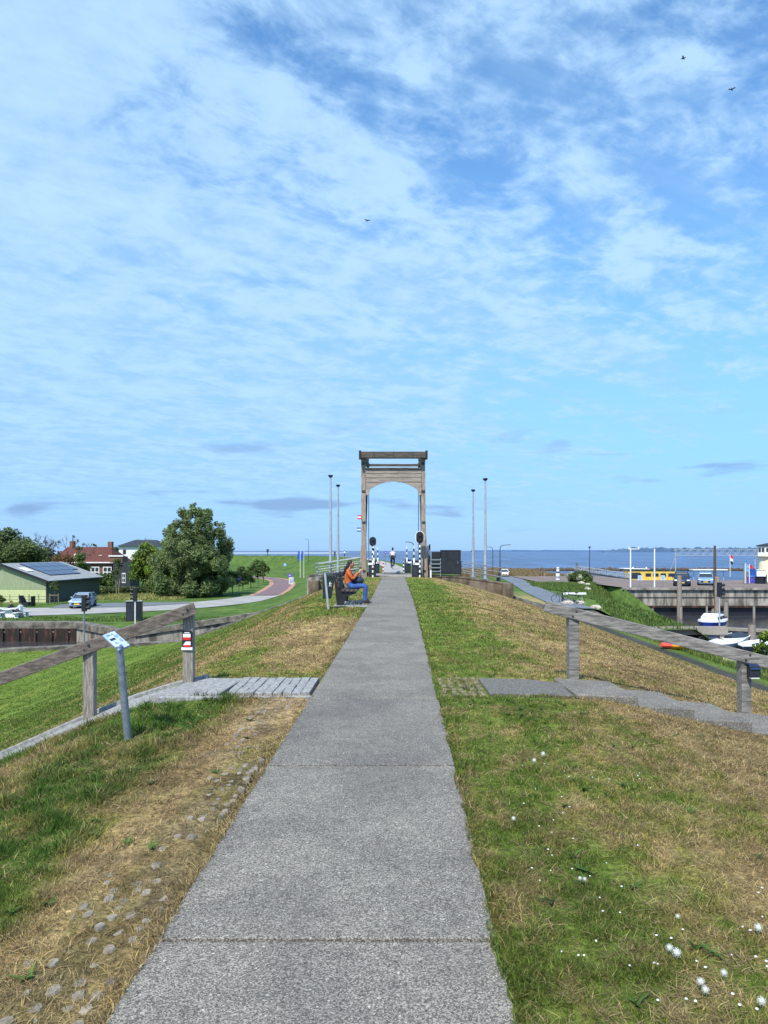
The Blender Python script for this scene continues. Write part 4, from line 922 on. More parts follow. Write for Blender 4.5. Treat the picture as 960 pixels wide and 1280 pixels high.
t = thing('snack', 'small bread roll in a white wrapper held in both hands', 'snack', (BX + .385, BY - .05, 1.03))
MB().sph((0, 0, .01), (.035, .05, .03), 12, 8).build('roll', mat('bread', S(206, 160, 100), .8), t, True); MB().cyl((0, 0, -.10), (0, 0, .0), .03, .05, 10).build('wrapper', 'white', t, True)
t = thing('bag', 'dark blue bag resting on the lap of the seated person', 'bag', (BX + .30, BY - .05, .64))
MB().sph((0, 0, .08), (.19, .15, .12), 14, 10).build('bag_body', mat('bag_cloth', S(40, 52, 76), .8, 0, .2, 9, .3, 30), t, True)
MB().tube([(-.12, -.02, .14), (-.1, -.02, .24), (.02, -.02, .27), (.12, -.02, .14)], .012).build('strap', 'darkcloth', t, True)
# bench
t = thing('bench', 'dark slatted park bench with broad black end frames beside the path', 'bench', (BX, BY, 0))
for s in (-1, 1):
    b = MB(); b.prism([(-.28, s * .86 - .03, .0), (-.06, s * .86 - .03, .0), (-.04, s * .86 - .03, .26), (.28, s * .86 - .03, .36), (.30, s * .86 - .03, .42), (-.14, s * .86 - .03, .42), (-.22, s * .86 - .03, .62), (-.30, s * .86 - .03, .98), (-.36, s * .86 - .03, .98), (-.34, s * .86 - .03, .6)], (0, .06, 0)); b.build('end_frame', 'black', t, bevel=.008)
for i in range(4): MB().box((-.10 + i * .125, 0, .445), (.10, 1.9, .04)).build('seat_slat', mat('bench_slat%d' % i, S(64, 56, 52), .7, 0, .25, 5) if i == 0 else 'gate_dark', t, bevel=.008)
for i in range(3): MB().box((-.235 - i * .042, 0, .60 + i * .15), (.035, 1.9, .115), Matrix.Rotation(R(-14), 3, 'Y')).build('back_slat', 'gate_dark', t, bevel=.008)
b = MB(); b.prism([(-.36, -1.35, 0), (.62, -1.35, 0), (.66, 1.2, 0), (-.36, 1.2, 0)], (0, 0, .03)); o = b.build('bench_pad', 'slab', bevel=.01, loc=(BX, BY, -.012)); tag(o, 'grey concrete pad under the bench', 'paving', kind='structure')

# bicycles
def bicycle(label, loc, rz, lean=0.0, col='black', group=None):
    t = thing('bicycle', label, 'bicycle', loc, rz, group); t.rotation_euler = (0, R(lean), rz)
    for y in (-.53, .53):
        wh = MB().torus((0, y, .34), (1, 0, 0), .33, .02, 28, 6).build('wheel', 'tyre', t, True)
        sp_ = MB()
        for i in range(10):
            a = 2 * math.pi * i / 10; sp_.cyl((0, y, .34), (0, y + .32 * math.cos(a), .34 + .32 * math.sin(a)), .003, n=4)
        sp_.build('spokes', 'galv', wh)
    f = MB(); bb, st, hd, ra = (0, -.08, .30), (0, -.20, .80), (0, .38, .82), (0, -.53, .34)
    for a, c in ((bb, st), (st, hd), (bb, hd), (bb, ra), (st, ra), (hd, (0, .53, .34)), (hd, (0, .33, 1.0)), (st, (0, -.23, .92))): f.cyl(a, c, .018, n=8)
    f.build('frame', col, t, True)
    MB().tube([(-.28, .22, 1.02), (-.1, .34, 1.02), (.1, .34, 1.02), (.28, .22, 1.02)], .014).build('handlebar', 'dark_pole', t, True)
    MB().sph((0, -.25, .95), (.08, .14, .04), 10, 6).build('saddle', 'black', t, True)
    MB().cyl((-.06, -.08, .30), (.06, -.08, .30), .09, n=14).build('crank', 'dark_pole', t, True)
    return t
CY = (-.08, 60.5, .08)
bicycle('bicycle of the rider on the path beyond the bridge', CY, 0)
J = {'pelvis': (0, -.22, .98, (.15, .13)), 'belly': (0, -.14, 1.14, (.15, .11)), 'chest': (0, -.02, 1.34, (.18, .12)), 'neck': (0, .06, 1.50, .055), 'head': (0, .08, 1.62, .06)}
E = [('pelvis', 'belly', 2), ('belly', 'chest', 1), ('chest', 'neck', 1), ('neck', 'head', 0)]
for s, n, kz in ((-1, 'l', .55), (1, 'r', .72)):
    J.update({'hip' + n: (s * .10, -.18, .93, .10), 'knee' + n: (s * .13, .10, kz, .068), 'ank' + n: (s * .11, -.06, kz - .38, .048), 'toe' + n: (s * .11, .08, kz - .44, .04),
              'sh' + n: (s * .19, 0, 1.40, .06), 'el' + n: (s * .27, .10, 1.18, .045), 'wr' + n: (s * .25, .25, 1.06, .03)})
    E += [('pelvis', 'hip' + n, 2), ('hip' + n, 'knee' + n, 2), ('knee' + n, 'ank' + n, 2), ('ank' + n, 'toe' + n, 3), ('chest', 'sh' + n, 1), ('sh' + n, 'el' + n, 1), ('el' + n, 'wr' + n, 0)]
person('person in a pale shirt and dark trousers cycling away over the dike', CY, 0, J, E, ['skin', 'shirt', 'darkcloth', 'shoe'], (0, .10, 1.70), (0, 1, -.05), [((-.02, 0, .035), (.104, .086, .104)), ((-.07, 0, -.03), (.05, .07, .08))],
       [((-.25, .25, 1.05), (0, 1, -.2), (0, 0, -1)), ((.25, .25, 1.05), (0, 1, -.2), (0, 0, -1))])
standing('person in dark clothes standing on the far dike crest', (at(418.5, 690, 190).x, 190, float(HF(at(418.5, 690, 190).x, 190))), R(40), 'darkcloth', 'darkcloth')
standing('person in a white top standing on the far dike crest', (at(430.5, 690, 190).x, 190, float(HF(at(430.5, 690, 190).x, 190))), R(-60), 'wshirt', 'darkcloth')

# birds
for i, (px, py, Y, a, lb) in enumerate(((459, 276, 70, .3, 'small dark bird alone in the middle of the sky'), (854, 73, 60, 1.0, 'small dark bird high right, the upper of two'), (915, 112, 60, -.5, 'small dark bird high right, the lower of two'))):
    q = at(px, py, Y); t = thing('bird', lb, 'bird', q, a, 'flying birds')
    MB().sph((0, 0, 0), (.055, .15, .05), 10, 8).sph((0, .15, .02), (.03, .05, .03), 8, 6).prism([(-.03, -.13, 0), (.03, -.13, 0), (.05, -.24, 0), (-.05, -.24, 0)], (0, 0, .01)).build('body', 'black', t, True)
    for s in (-1, 1): MB().prism([(s * .03, .07, .02), (s * .03, -.06, .02), (s * .20, -.08, .10), (s * .30, -.06, .04), (s * .18, .05, .10)], (0, 0, .012)).build('wing', 'black', t)

# dandelion clocks on the right turf
def seed_head(t, r_):
    b = MB(); b.sph((0, 0, .045), r_ * .24, 10, 8).sph((0, 0, .045), r_ * .66, 14, 10); g_ = random.Random(3)
    for _ in range(90):
        d = Vector((g_.gauss(0, 1), g_.gauss(0, 1), g_.gauss(0, 1))).normalized(); c = Vector((0, 0, .045)); o_ = d.orthogonal().normalized() * r_ * .13; q_ = d.cross(o_)
        b.add([c + d * r_ * .2 - o_ * .12, c + d * r_ * .2 + o_ * .12, c + d * r_ * .93], [(0, 1, 2)]); e_ = c + d * r_
        b.add([e_ - o_, e_ + q_, e_ + o_, e_ - q_], [(0, 1, 2, 3)])
    b.build('seed_head', 'puff', t)
for i, (px, py, r_) in enumerate(((948, 1155, .021), (846, 1186, .022), (837, 1180, .018), (668, 948, .020), (679, 940, .022), (876, 1222, .018), (882, 1232, .017), (952, 1246, .019), (905, 1211, .016), (847, 1141, .012), (642, 1020, .016), (725, 1094, .012), (731, 1095, .012))):
    q = gnd(px, py, .05); hz = float(H_near(q.x, q.y)); q = gnd(px, py, hz + .06); lb = 'white dandelion seed head on a thin stem in the turf right of the path'
    t = thing('dandelion', lb, 'dandelion', (q.x, q.y, hz), 0, 'dandelion clocks in the turf')
    seed_head(t, r_ * .90); MB().tube([(0.006, .004, -.01), (.004, 0, .02), (0, 0, .04)], .0022, 6).build('stem', 'stem', t, True)
b = MB()
for i in range(170):
    y = 2.4 + 3.2 * rr.random(); x = .6 + (y * .62 - .5) * rr.random() ** .7
    if fbm(np.array(x * 1.4 + 9), np.array(y * 1.4)) < .47: continue
    z = float(H_near(x, y)) + .03; b.sph((x, y, z), (rr.uniform(.003, .007), rr.uniform(.003, .007), .003), 6, 4)
o = b.build('daisies', 'white'); tag(o, 'tiny white daisies scattered in the turf right of the path', 'daisies', kind='stuff')

# ------------------------------------------------------------------ trees and shrubs
def leaf_cloud(name, clumps, n, size, pal, parent, squash=.8, aspect=1.6):
    """many leaf-sized faces spread round clump centres [(x,y,z,r)]"""
    cl = np.array(clumps); wgt = cl[:, 3] ** 2.2; ci = rng.choice(len(cl), n, p=wgt / wgt.sum())
    dirv = rng.normal(size=(n, 3)); dirv /= np.linalg.norm(dirv, axis=1)[:, None]
    rad = rng.random(n) ** .45; P = cl[ci, :3] + dirv * (cl[ci, 3] * rad)[:, None] * np.array([1, 1, squash])
    nrm = dirv * .7 + rng.normal(size=(n, 3)) * .6 + np.array([0, 0, .45]); nrm /= np.linalg.norm(nrm, axis=1)[:, None]
    a = np.cross(nrm, rng.normal(size=(n, 3))); a /= np.linalg.norm(a, axis=1)[:, None]; b = np.cross(nrm, a)
    s_ = size * (.6 + .8 * rng.random(n))[:, None]; a = a * s_ * aspect * .5; b = b * s_ * .5
    V = np.stack([P - a, P - b * .9, P + a, P + b * .9], 1).reshape(-1, 3)
    Fc = np.arange(4 * n).reshape(n, 4); pa = np.array(pal); tone = rng.random(len(cl))
    c = pa[np.clip((tone[ci] * len(pa) + rng.normal(size=n) * .7).astype(int), 0, len(pa) - 1)] * (.72 + .56 * rng.random(n))[:, None]
    o = raw_mesh(name, V, Fc, ['leaf'], np.repeat(c, 4, 0)); o.parent = parent; return o
def crown_clumps(c, r, k, cr, shell=.55, flat=1.0):
    out = []
    for _ in range(k):
        d = Vector((random.gauss(0, 1), random.gauss(0, 1), random.gauss(0, 1))).normalized(); q = shell + (1 - shell) * random.random()
        out.append((c[0] + d.x * r[0] * q, c[1] + d.y * r[1] * q, c[2] + d.z * r[2] * q, cr * (.6 + .8 * random.random())))
    return out
def trunk(parent, base_r, pts_list, m='bark'):
    b = MB()
    for pts, r0, r1 in pts_list:
        n = len(pts); b.tube(pts, [r0 + (r1 - r0) * i / (n - 1) for i in range(n)], 7)
    b.build('trunk', m, parent, True)
def tree(name, label, px, Y, zb, hgt, crad, pal, n, leaf, k=26, tr=.22, trunk_h=.22, group=None, stems=1, cr=None, flat=1.0, m='bark'):
    x = (px - VX) * Y / F; t = thing(name, label, 'tree', (x, Y, zb), 0, group); ch = hgt * (1 - trunk_h)
    c = (0, 0, hgt * trunk_h + ch * .5); r = (crad, crad * .9, ch * .5)
    cr = cr or crad * .38
    cl = crown_clumps(c, (r[0] - cr * .55, r[1] - cr * .55, r[2] - cr * .45), k, cr) + [(0, 0, c[2], crad * .55)]
    segs = []
    for s_ in range(stems):
        a = 2 * math.pi * s_ / max(1, stems) + .4; sx = .12 * stems * math.cos(a) * .5; sy = .12 * stems * math.sin(a) * .5
        top = (sx * 3 + random.gauss(0, .15), sy * 3 + random.gauss(0, .15), hgt * .62)
        segs.append(([(sx, sy, -.2), (sx * 1.3, sy * 1.3, hgt * .18), (sx * 2.2, sy * 2.2, hgt * .4), top], tr / math.sqrt(stems), tr * .35))
    for q in random.sample(cl, min(12, len(cl))):
        z0 = hgt * random.uniform(.15, .45); segs.append(([(0, 0, z0), (q[0] * .45, q[1] * .45, z0 + (q[2] - z0) * .55), q[:3]], tr * .38, tr * .08))
    trunk(t, tr, segs, m); leaf_cloud('crown', cl, n, leaf, pal, t); return t
G_WIL = [(.15, .205, .078), (.18, .24, .09), (.125, .18, .068), (.21, .265, .11)]
G_DRK = [(.09, .13, .05), (.115, .16, .06), (.14, .185, .07)]
G_MID = [(.095, .150, .042), (.12, .18, .05), (.14, .20, .06)]
G_YEL = [(.18, .26, .035), (.15, .235, .035), (.22, .28, .04), (.10, .17, .03)]
# big willow-like tree: one broad crown carried on several stems
x = (243 - VX) * 88 / F; t = thing('willow_tree', 'big dense round green tree standing alone at the bend of the road', 'tree', (x, 88, -4.05))
cl = []
for i in range(190):
    z = .7 + 10.0 * random.random() ** 1.1; rr_ = 4.7 * math.sqrt(max(.01, 1 - (max(z - 3.6, 0) / 7.3) ** 2)) * (.84 + .16 * min(1, z / 2.5)); q = random.uniform(.62, 1.0) if i % 4 else random.uniform(.1, .6); a = random.uniform(0, 2 * math.pi)
    rr_ *= 1 + .10 * math.sin(a * 3 + z); cl.append((rr_ * q * math.cos(a) + .05 * z - .3, rr_ * q * math.sin(a), z, random.uniform(.5, 1.05) * (1 if z < 8 else .72)))
cl += [(-.3, 0, 11.2, .38), (.1, .1, 11.5, .22), (-1.3, 0, 10.3, .4), (1.7, 0, 9.7, .42), (2.7, 0, 9.0, .4), (4.5, .2, 6.6, .35), (-2.9, 0, 8.6, .4), (-.1, 0, 4.5, 3.1), (0, 0, 7.5, 2.0)]
segs = []
for i in range(7):
    a = 2 * math.pi * i / 7; segs.append(([(.25 * math.cos(a), .25 * math.sin(a), -.2), (.6 * math.cos(a), .6 * math.sin(a), 2), (1.5 * math.cos(a), 1.5 * math.sin(a), 5), (2.2 * math.cos(a), 2.2 * math.sin(a), 8)], .2, .05))
trunk(t, .3, segs); leaf_cloud('crown', cl, 60000, .15, G_WIL, t, 1.0, 2.6)
tree('maple_tree', 'bright yellow green bushy tree before the white house', 184, 97, -4.05, 6.9, 2.6, G_YEL, 9000, .22, 34, .16, .08)
tree('garden_tree', 'low yellow green shrub-like tree left under the bright bushy tree', 200, 93, -4.05, 4.6, 1.9, G_YEL[::-1] , 5000, .2, 22, .12, .05)
tree('garden_tree', 'dark green shrub-like tree in front of the brick house windows', 133, 97, -4.05, 2.7, 1.5, G_MID, 3600, .2, 18, .1, .05)
tree('orange_leaved_tree', 'reddish orange leaved tree in front of the red tiled roof', 80, 101, -4.05, 6.3, 1.7, [(.24, .10, .04), (.20, .12, .05), (.14, .10, .04), (.12, .12, .05)], 1500, .16, 18, .1, .3)
tree('garden_tree', 'green loose tree beside the dormer of the red roofed house', 101, 100, -4.05, 5.7, 1.5, G_MID, 2300, .18, 16, .1, .25)
tree('copse_tree', 'large dark tree at the left edge above the shed roof', 6, 112, -4.1, 10.0, 4.2, G_DRK, 9000, .28, 40, .25, .15, 'trees behind the shed')
tree('copse_tree', 'broad dark green tree behind the shed ridge, right of the tallest', 36, 108, -4.1, 7.9, 3.2, G_DRK[1:] + G_MID[:1], 6500, .26, 34, .2, .15, 'trees behind the shed')
tree('copse_tree', 'thin grey green half leafed tree behind the shed roof', 58, 114, -4.1, 8.0, 2.0, [(.08, .09, .05), (.10, .10, .06)], 900, .2, 20, .14, .3, 'trees behind the shed')
tree('copse_tree', 'small rounded dark tree far off between brick house and white house', 143, 175, -4.1, 6.8, 2.6, G_DRK, 2200, .4, 16, .2, .1)
tree('young_birch', 'slender pale stemmed birch between brick house and bushy tree', 147, 90, -4.05, 5.2, .75, [(.09, .13, .04), (.12, .15, .05)], 700, .13, 12, .07, .30, None, 2, .35, 1, 'palebark')
def bare_tree(label, px, Y, hgt, spread, seed, leafy=0):
    x = (px - VX) * Y / F; t = thing('bare_tree', label, 'tree', (x, Y, -4.1)); r_ = random.Random(seed); b = MB(); tips = []
    def grow(p, d, ln, r, lv):
        q = p + d * ln; b.tube([p, (p + q) / 2 + Vector((r_.gauss(0, .04), r_.gauss(0, .04), 0)) * ln, q], [r, r * .85, r * .7], 5)
        if lv == 0: tips.append(q); return
        for _ in range(3 if lv > 1 else 4):
            nd = (d + Vector((r_.gauss(0, spread), r_.gauss(0, spread), r_.gauss(.12, .16)))).normalized(); grow(q, nd, ln * r_.uniform(.55, .78), max(r * .6, .016), lv - 1)
    grow(Vector((0, 0, -.1)), Vector((0, 0, 1)), hgt * .34, .13, 4); b.build('trunk', 'twig', t, True)
    if leafy: leaf_cloud('crown', [(q.x, q.y, q.z, .22) for q in r_.sample(tips, min(leafy, len(tips)))], leafy * 26, .16, G_DRK, t)
bare_tree('bare grey twiggy tree behind the left end of the brick house', 54, 120, 9.4, .42, 4)
bare_tree('bare tree with a few leaf tufts rising in front of the red tiled roof', 88, 103, 8.6, .42, 11, 14)
bare_tree('bare twiggy tree top behind the roof of the white house', 183, 150, 9.3, .4, 21)
def sapling(label, px, Y, hgt, crad, stakes=True, zb=-4.05):
    x = (px - VX) * Y / F; t = thing('sapling', label, 'young tree', (x, Y, zb), 0, 'young trees along the road')
    trunk(t, .04, [([(0, 0, -.1), (.03, 0, hgt * .5), (0, 0, hgt * .9)], .045, .015)])
    leaf_cloud('crown', crown_clumps((0, 0, hgt * .78), (crad, crad, hgt * .2), 9, crad * .5), 500, .12, G_MID, t)
    if stakes:
        for s in (-1, 1): MB().cyl((s * .45, -.05, -.1), (s * .45, -.05, 1.15), .04, n=6).build('stake', 'palebark', t, True)
        MB().box((0, -.05, 1.0), (.9, .03, .06)).build('tie', 'palebark', t)
sapling('staked sapling in front of the dark side wall of the shed', 68, 75, 2.6, .42)
sapling('young leafy sapling at the left edge before the pale shed front', 2, 66, 1.7, .35, False)
for i, (px, Y, hh, lb) in enumerate(((290, 92, 3.2, 'young tree beside the blue round sign, left of it'), (303, 99, 3.0, 'young tree with pale stake just behind the blue round sign'), (313, 107, 3.3, 'young tree along the cycle path, third from the road'), (322, 116, 3.4, 'young tree along the cycle path where it bends away'), (329, 126, 3.2, 'farthest young tree on the inside of the cycle path bend'))):
    tree('path_tree', lb, px, Y, -4.0, hh * 1.25, 1.15, G_MID, 1500, .16, 14, .06, .12, 'young trees on the inside of the cycle path')
tree('path_tree', 'dark shrubby tree on the right side of the big round tree', 277, 90, -4.05, 4.2, 1.5, G_DRK, 2600, .2, 18, .08, .05)
t = thing('hedge', 'low dark green hedge in front of the houses', 'hedge', (-33, 93.5, -4.05))
leaf_cloud('foliage', [(x_, random.uniform(-.3, .3), .55, .62) for x_ in np.arange(-6.5, 8.5, .45)], 9000, .17, G_DRK, t); MB().box((1, 0, .35), (14.5, .3, .7)).build('stems', 'bark', t)
t = thing('shrub', 'pale flowering shrub on the harbour bank at the edge of the parking area', 'shrub', (at(723, 728, 91).x, 90.5, -2.5))
leaf_cloud('foliage', crown_clumps((0, 0, .7), (1.5, 1.2, .6), 22, .5), 2600, .18, G_MID, t); leaf_cloud('blossom', crown_clumps((0, 0, .85), (1.6, 1.2, .6), 18, .3), 900, .12, [(.55, .56, .42), (.6, .6, .5)], t); MB().tube([(0, 0, -.1), (0, 0, .6)], .06).build('stem', 'bark', t)
t = thing('shrub', 'yellow green leafy shrub at the right edge beside the mooring dock', 'shrub', (at(958, 806, 37).x, 37, -4.3))
leaf_cloud('foliage', crown_clumps((0, 0, .9), (.5, .5, .8), 14, .25), 900, .12, G_YEL, t); MB().tube([(0, 0, -.6), (0, 0, .9)], .03).build('stem', 'bark', t)

# ------------------------------------------------------------------ shed and houses
t = thing('shed', 'long green shed with pale boarded gable and solar panels on its grey roof', 'shed', (0, 0, 0)); t.location = (-37.6, 77, -4.1)
A, B_, Lh, W_, eh, ap = Vector((0, 0, 0)), Vector((.9, 11.5, 0)), 11.5, 10.0, 2.45, 4.2
back = Vector((.9, 11.5, 0)); left = Vector((-10.0, .75, 0)); U = Vector((0, 0, 1))
MB().prism([A, A + left, A + left + U * eh, A + left * .5 + U * ap, A + U * eh], back * 1.0).build('wall', 'shed_front', t)
MB().prism([A + Vector((0.004, -.03, 1.55)), A + left + Vector((0, -.03, 1.55)), A + left + U * eh + Vector((0, -.03, 0)), A + left * .5 + U * ap + Vector((0, -.03, 0)), A + U * eh + Vector((0, -.03, 0))], (0, .02, 0)).build('upper_boards', 'shed_upper', t)
MB().prism([A + Vector((.03, 0, 0)), A + back + Vector((.03, 0, 0)), A + back + Vector((.03, 0, eh)), A + Vector((.03, 0, eh))], (.03, 0, 0)).build('side_boards', 'shed_side', t)
MB().box((.04, -.04, eh / 2), (.16, .12, eh)).build('corner_board', 'black', t)
ov = Vector((.35, -.5, 0)); slope = (left * .5 + U * (ap - eh)); e0 = A + U * eh - slope * .07 + Vector((0, -.45, .06)); r0 = A + left * .5 + U * ap + Vector((0, -.45, .06)); bk = back * 1.08
rf = MB().prism([e0, e0 + bk, r0 + bk, r0], U * .1).build('roof', 'roofgrey', t)
MB().prism([A + left + U * eh + Vector((-.35, -.45, -.08)), A + left + U * eh + Vector((-.35, -.45, -.08)) + bk, r0 + bk, r0], U * .1).build('roof', 'roofgrey', t)
MB().bar(e0 + Vector((0, -.02, .0)), r0 + Vector((0, -.02, .0)), .06, .24).build('verge_board', 'black', t)
MB().bar(e0 + Vector((.05, 0, -.02)), e0 + bk + Vector((.05, 0, -.02)), .12, .12).build('gutter', 'dark_pole', t)
su = (r0 - e0); sn = su.cross(bk).normalized(); sn = sn if sn.z > 0 else -sn
for i in range(5):
    for j in range(3):
        if j == 0 and i > 3: continue
        p = e0 + su * (.26 + j * .23) + bk * (.22 + i * .135) + sn * .16; d1, d2 = su * .215, bk * .128
        MB().prism([p, p + d2, p + d2 + d1, p + d1], sn * .04).build('solar_panel', 'solar', t)
p = e0 + su * .52 + bk * .06 + sn * .14; MB().prism([p, p + bk * .10, p + bk * .10 + su * .2, p + su * .2], sn * .03).build('skylight', 'white', rf)

def window(parent, x, y, z, w_, h_, m='white'):
    f = MB().box((x, y, z), (w_, .08, h_)).build('window', m, parent)
    for i in (-1, 1):
        for j in (-1, 1): MB().box((x + i * w_ * .225, y - .045, z + j * h_ * .225), (w_ * .36, .02, h_ * .36)).build('pane', 'glass', f)
t = thing('brick_house', 'brown brick house with red tiled hipped roof and white windows', 'house', (at(102, 720, 110).x, 110, -4.1))
MB().box((0, 4, 2.0), (9.4, 8, 4.0)).build('wall', 'brick', t)
rf = MB(); rf.add([(-5.0, -.35, 3.95), (5.0, -.35, 3.95), (5.0, 8.35, 3.95), (-5.0, 8.35, 3.95), (-4.0, 4, 6.35), (3.0, 4, 6.35)], [(0, 1, 5, 4), (1, 2, 5), (2, 3, 4, 5), (3, 0, 4), (0, 3, 2, 1)]); rf = rf.build('roof', 'rooftile', t)
for x, z in ((2.9, 6.6), (-3.2, 6.7)): MB().box((x, 4, z), (.7, .7, 1.2)).build('chimney', 'brick', rf, bevel=.03)
MB().box((0, -.42, 3.92), (10.1, .16, .18)).build('gutter', 'white', t)
for x in (-3.6, 2.1, 4.0): window(t, x, -.04, 2.45, 1.35, 1.7)
d = MB().box((-.7, 1.2, 4.75), (1.3, 1.6, 1.0)).build('dormer', 'white', t); MB().box((-.7, .38, 4.75), (1.0, .03, .7)).build('pane', 'glass', d)
MB().box((2.4, 1.5, 5.0), (.5, .6, .08)).build('skylight', 'white', rf)
t = thing('annex', 'dark flat roofed annex with white fascia between brick house and white house', 'building', (at(152, 720, 108).x, 108, -4.1))
MB().box((0, 2, 2.0), (2.6, 4, 4.1)).build('wall', 'roofdark', t); MB().box((-.8, -.1, 4.95), (2.2, .3, .2)).build('fascia', 'white', t); MB().box((-.8, 1.0, 4.4), (1.9, 2.2, .95)).build('upper_wall', 'brick', t)
window(t, .35, -.04, 1.6, .55, 1.5)
t = thing('white_house', 'white rendered house with dark hipped roof behind the bushy trees', 'house', (at(173, 720, 138).x, 138, -4.1))
MB().box((0, 4, 3.3), (7.6, 8, 6.6)).build('wall', 'white', t)
b = MB(); b.add([(-4.2, -.5, 6.6), (4.2, -.5, 6.6), (4.2, 8.5, 6.6), (-4.2, 8.5, 6.6), (-2.2, 4, 7.9), (2.2, 4, 7.9)], [(0, 1, 5, 4), (1, 2, 5), (2, 3, 4, 5), (3, 0, 4), (0, 3, 2, 1)]); b.build('roof', 'roofdark', t)
f = MB().box((-2.7, -.03, 5.55), (.6, .06, .9)).build('window', 'brick', t); MB().box((-2.7, -.07, 5.55), (.46, .03, .76)).build('pane', 'glass', f)
t = thing('outbuilding', 'low dark wooden outbuilding under the trees left of the big round tree', 'shed', (at(203, 735, 94).x, 94, -4.05))
MB().box((0, 1, .7), (3.0, 2, 1.4)).build('wall', 'black', t); MB().prism([(-1.7, -.2, 1.35), (1.7, -.2, 1.35), (1.7, 2.2, 1.7), (-1.7, 2.2, 1.7)], (0, 0, .07)).build('roof', 'roofdark', t)

# ------------------------------------------------------------------ vehicles
def car(name, label, loc, rz, m, Lc=4.3, W=1.74, Hh=1.5, group='parked cars', estate=True):
    t = thing(name, label, 'car', loc, rz, group); hl = Lc / 2
    prof = [(-hl, .30, .62, .70), (-hl + .08, .22, .70, .84), (-hl + .9, .20, .90, .90), (-.55, .20, .96, .92), (.9, .20, .97, .92), (hl - .35, .22, .95, .90), (hl - .04, .28, .90, .84), (hl, .36, .70, .78)]
    b = MB(); b.loft([[Vector((-W / 2 * k, y, z0)), Vector((W / 2 * k, y, z0)), Vector((W / 2 * k * 1.08, y, (z0 + z1) / 2)), Vector((W / 2 * k, y, z1)), Vector((-W / 2 * k, y, z1)), Vector((-W / 2 * k * 1.08, y, (z0 + z1) / 2))] for y, z0, z1, k in prof])
    body = b.build('body', m, t, True, .015)
    re = hl - .12 if estate else hl - .6
    cab = [(-.95, .93, .95, .80), (-.28, .92, Hh - .04, .68), (.35, .92, Hh, .68), (re - .45, .92, Hh - .06, .66), (re, .92, 1.0, .76)]
    b = MB(); b.loft([[Vector((-W / 2 * .88, y, z0)), Vector((W / 2 * .88, y, z0)), Vector((W / 2 * k, y, z1 - .03)), Vector((-W / 2 * k, y, z1 - .03))] for y, z0, z1, k in cab]); b.build('windows', 'glass', t, True)
    b = MB(); b.loft([[Vector((-W / 2 * .70, y, z - .05)), Vector((W / 2 * .70, y, z - .05)), Vector((W / 2 * .66, y, z)), Vector((-W / 2 * .66, y, z))] for y, z in ((-.34, Hh - .06), (.35, Hh + .01), (re - .42, Hh - .05))]); b.build('roof', m, t, True)
    for s in (-1, 1):
        for (y0, z0), (y1, z1) in (((-.98, .94), (-.30, Hh - .04)), ((.42, .94), (.42, Hh - .02)), ((re - .02, .96), (re - .44, Hh - .06))):
            MB().bar((s * W / 2 * .89, y0, z0), (s * W / 2 * .69, y1, z1), .06, .08).build('pillar', m, body)
        MB().sph((s * (W / 2 + .06), -.72, 1.0), (.10, .06, .07), 8, 6).build('mirror', m, t, True)
        MB().sph((s * W * .36, -hl + .10, .66), (.20, .12, .10), 10, 6).build('headlight', 'white', t, True)
        for y in (-hl + .80, hl - .78):
            wv = MB().cyl((s * (W / 2 - .20), y, .31), (s * (W / 2 + .02), y, .31), .31, n=20).build('wheel', 'tyre', t, True); MB().cyl((s * (W / 2 - .0), y, .31), (s * (W / 2 + .03), y, .31), .19, n=14).build('rim', 'galv', wv, True)
    MB().box((0, -hl - .005, .46), (1.0, .04, .18)).build('grille', 'black', t); MB().box((0, -hl - .03, .42), (.50, .02, .11)).build('number_plate', 'yellow', t)
    return t
car('parked_car', 'silver blue estate car parked beside the green shed', (at(104, 760, 70.5).x, 70.5, -3.93), R(8), 'silver', 4.2, 1.68, 1.42)
car('parked_car', 'dark blue car parked on the quay with its front to the water', (at(858, 734, 80.3).x, 81.6, -2.36), R(-21), 'carblue', 4.4, 1.8, 1.62)
car('parked_car', 'light blue car parked on the quay right of the dark blue one', (at(888.5, 733, 82).x, 83.4, -2.36), R(-23), 'carlight', 4.2, 1.74, 1.52)
car('parked_car', 'small white car far off on the harbour path beside the reeds', (at(630.5, 720, 150).x, 149.5, float(HF(23.3, 150)) + .08), R(-8), 'white', 3.9, 1.66, 1.5)

# ------------------------------------------------------------------ canal side on the left
def harbour_light(label, px, Y, zb, ztop, heads, hs=.26, side_=1, m='galv', hh=.95):
    x = (px - VX) * Y / F; t = thing('harbour_signal', label, 'traffic light', (x, Y, zb), 0, 'harbour traffic lights'); H_ = ztop - zb
    MB().cyl((0, 0, 0), (0, 0, H_ - hh), .05, n=10).build('pole', m, t, True)
    hd = MB().box((0, 0, H_ - hh / 2), (hs, .24, hh)).build('signal_head', 'black', t, bevel=.02)
    for i in range(3):
        MB().cyl((side_ * hs * .45, 0, H_ - hh * (.2 + .3 * i)), (side_ * (hs * .5 + .22), 0, H_ - hh * (.2 + .3 * i) + .03), .10, .11, 12, True).build('hood', 'black', hd, True)
    return t
harbour_light('black signal head on a slim steel pole in front of the sheet pile quay', 105.3, 41.9, -3.95, EYE - (744 - HY) * 41.9 / F, 3, .25)
harbour_light('black signal head on a white pole before the black canal cabinet', 169, 55.0, -4.0, EYE - (734.5 - HY) * 55.0 / F, 3, .28, -1, 'white', 1.05)
q = at(164, 778, 56.3); t = thing('canal_cabinet', 'black box cabinet on the grass beyond the canal', 'cabinet', (q.x, 57.0, -4.05), R(12))
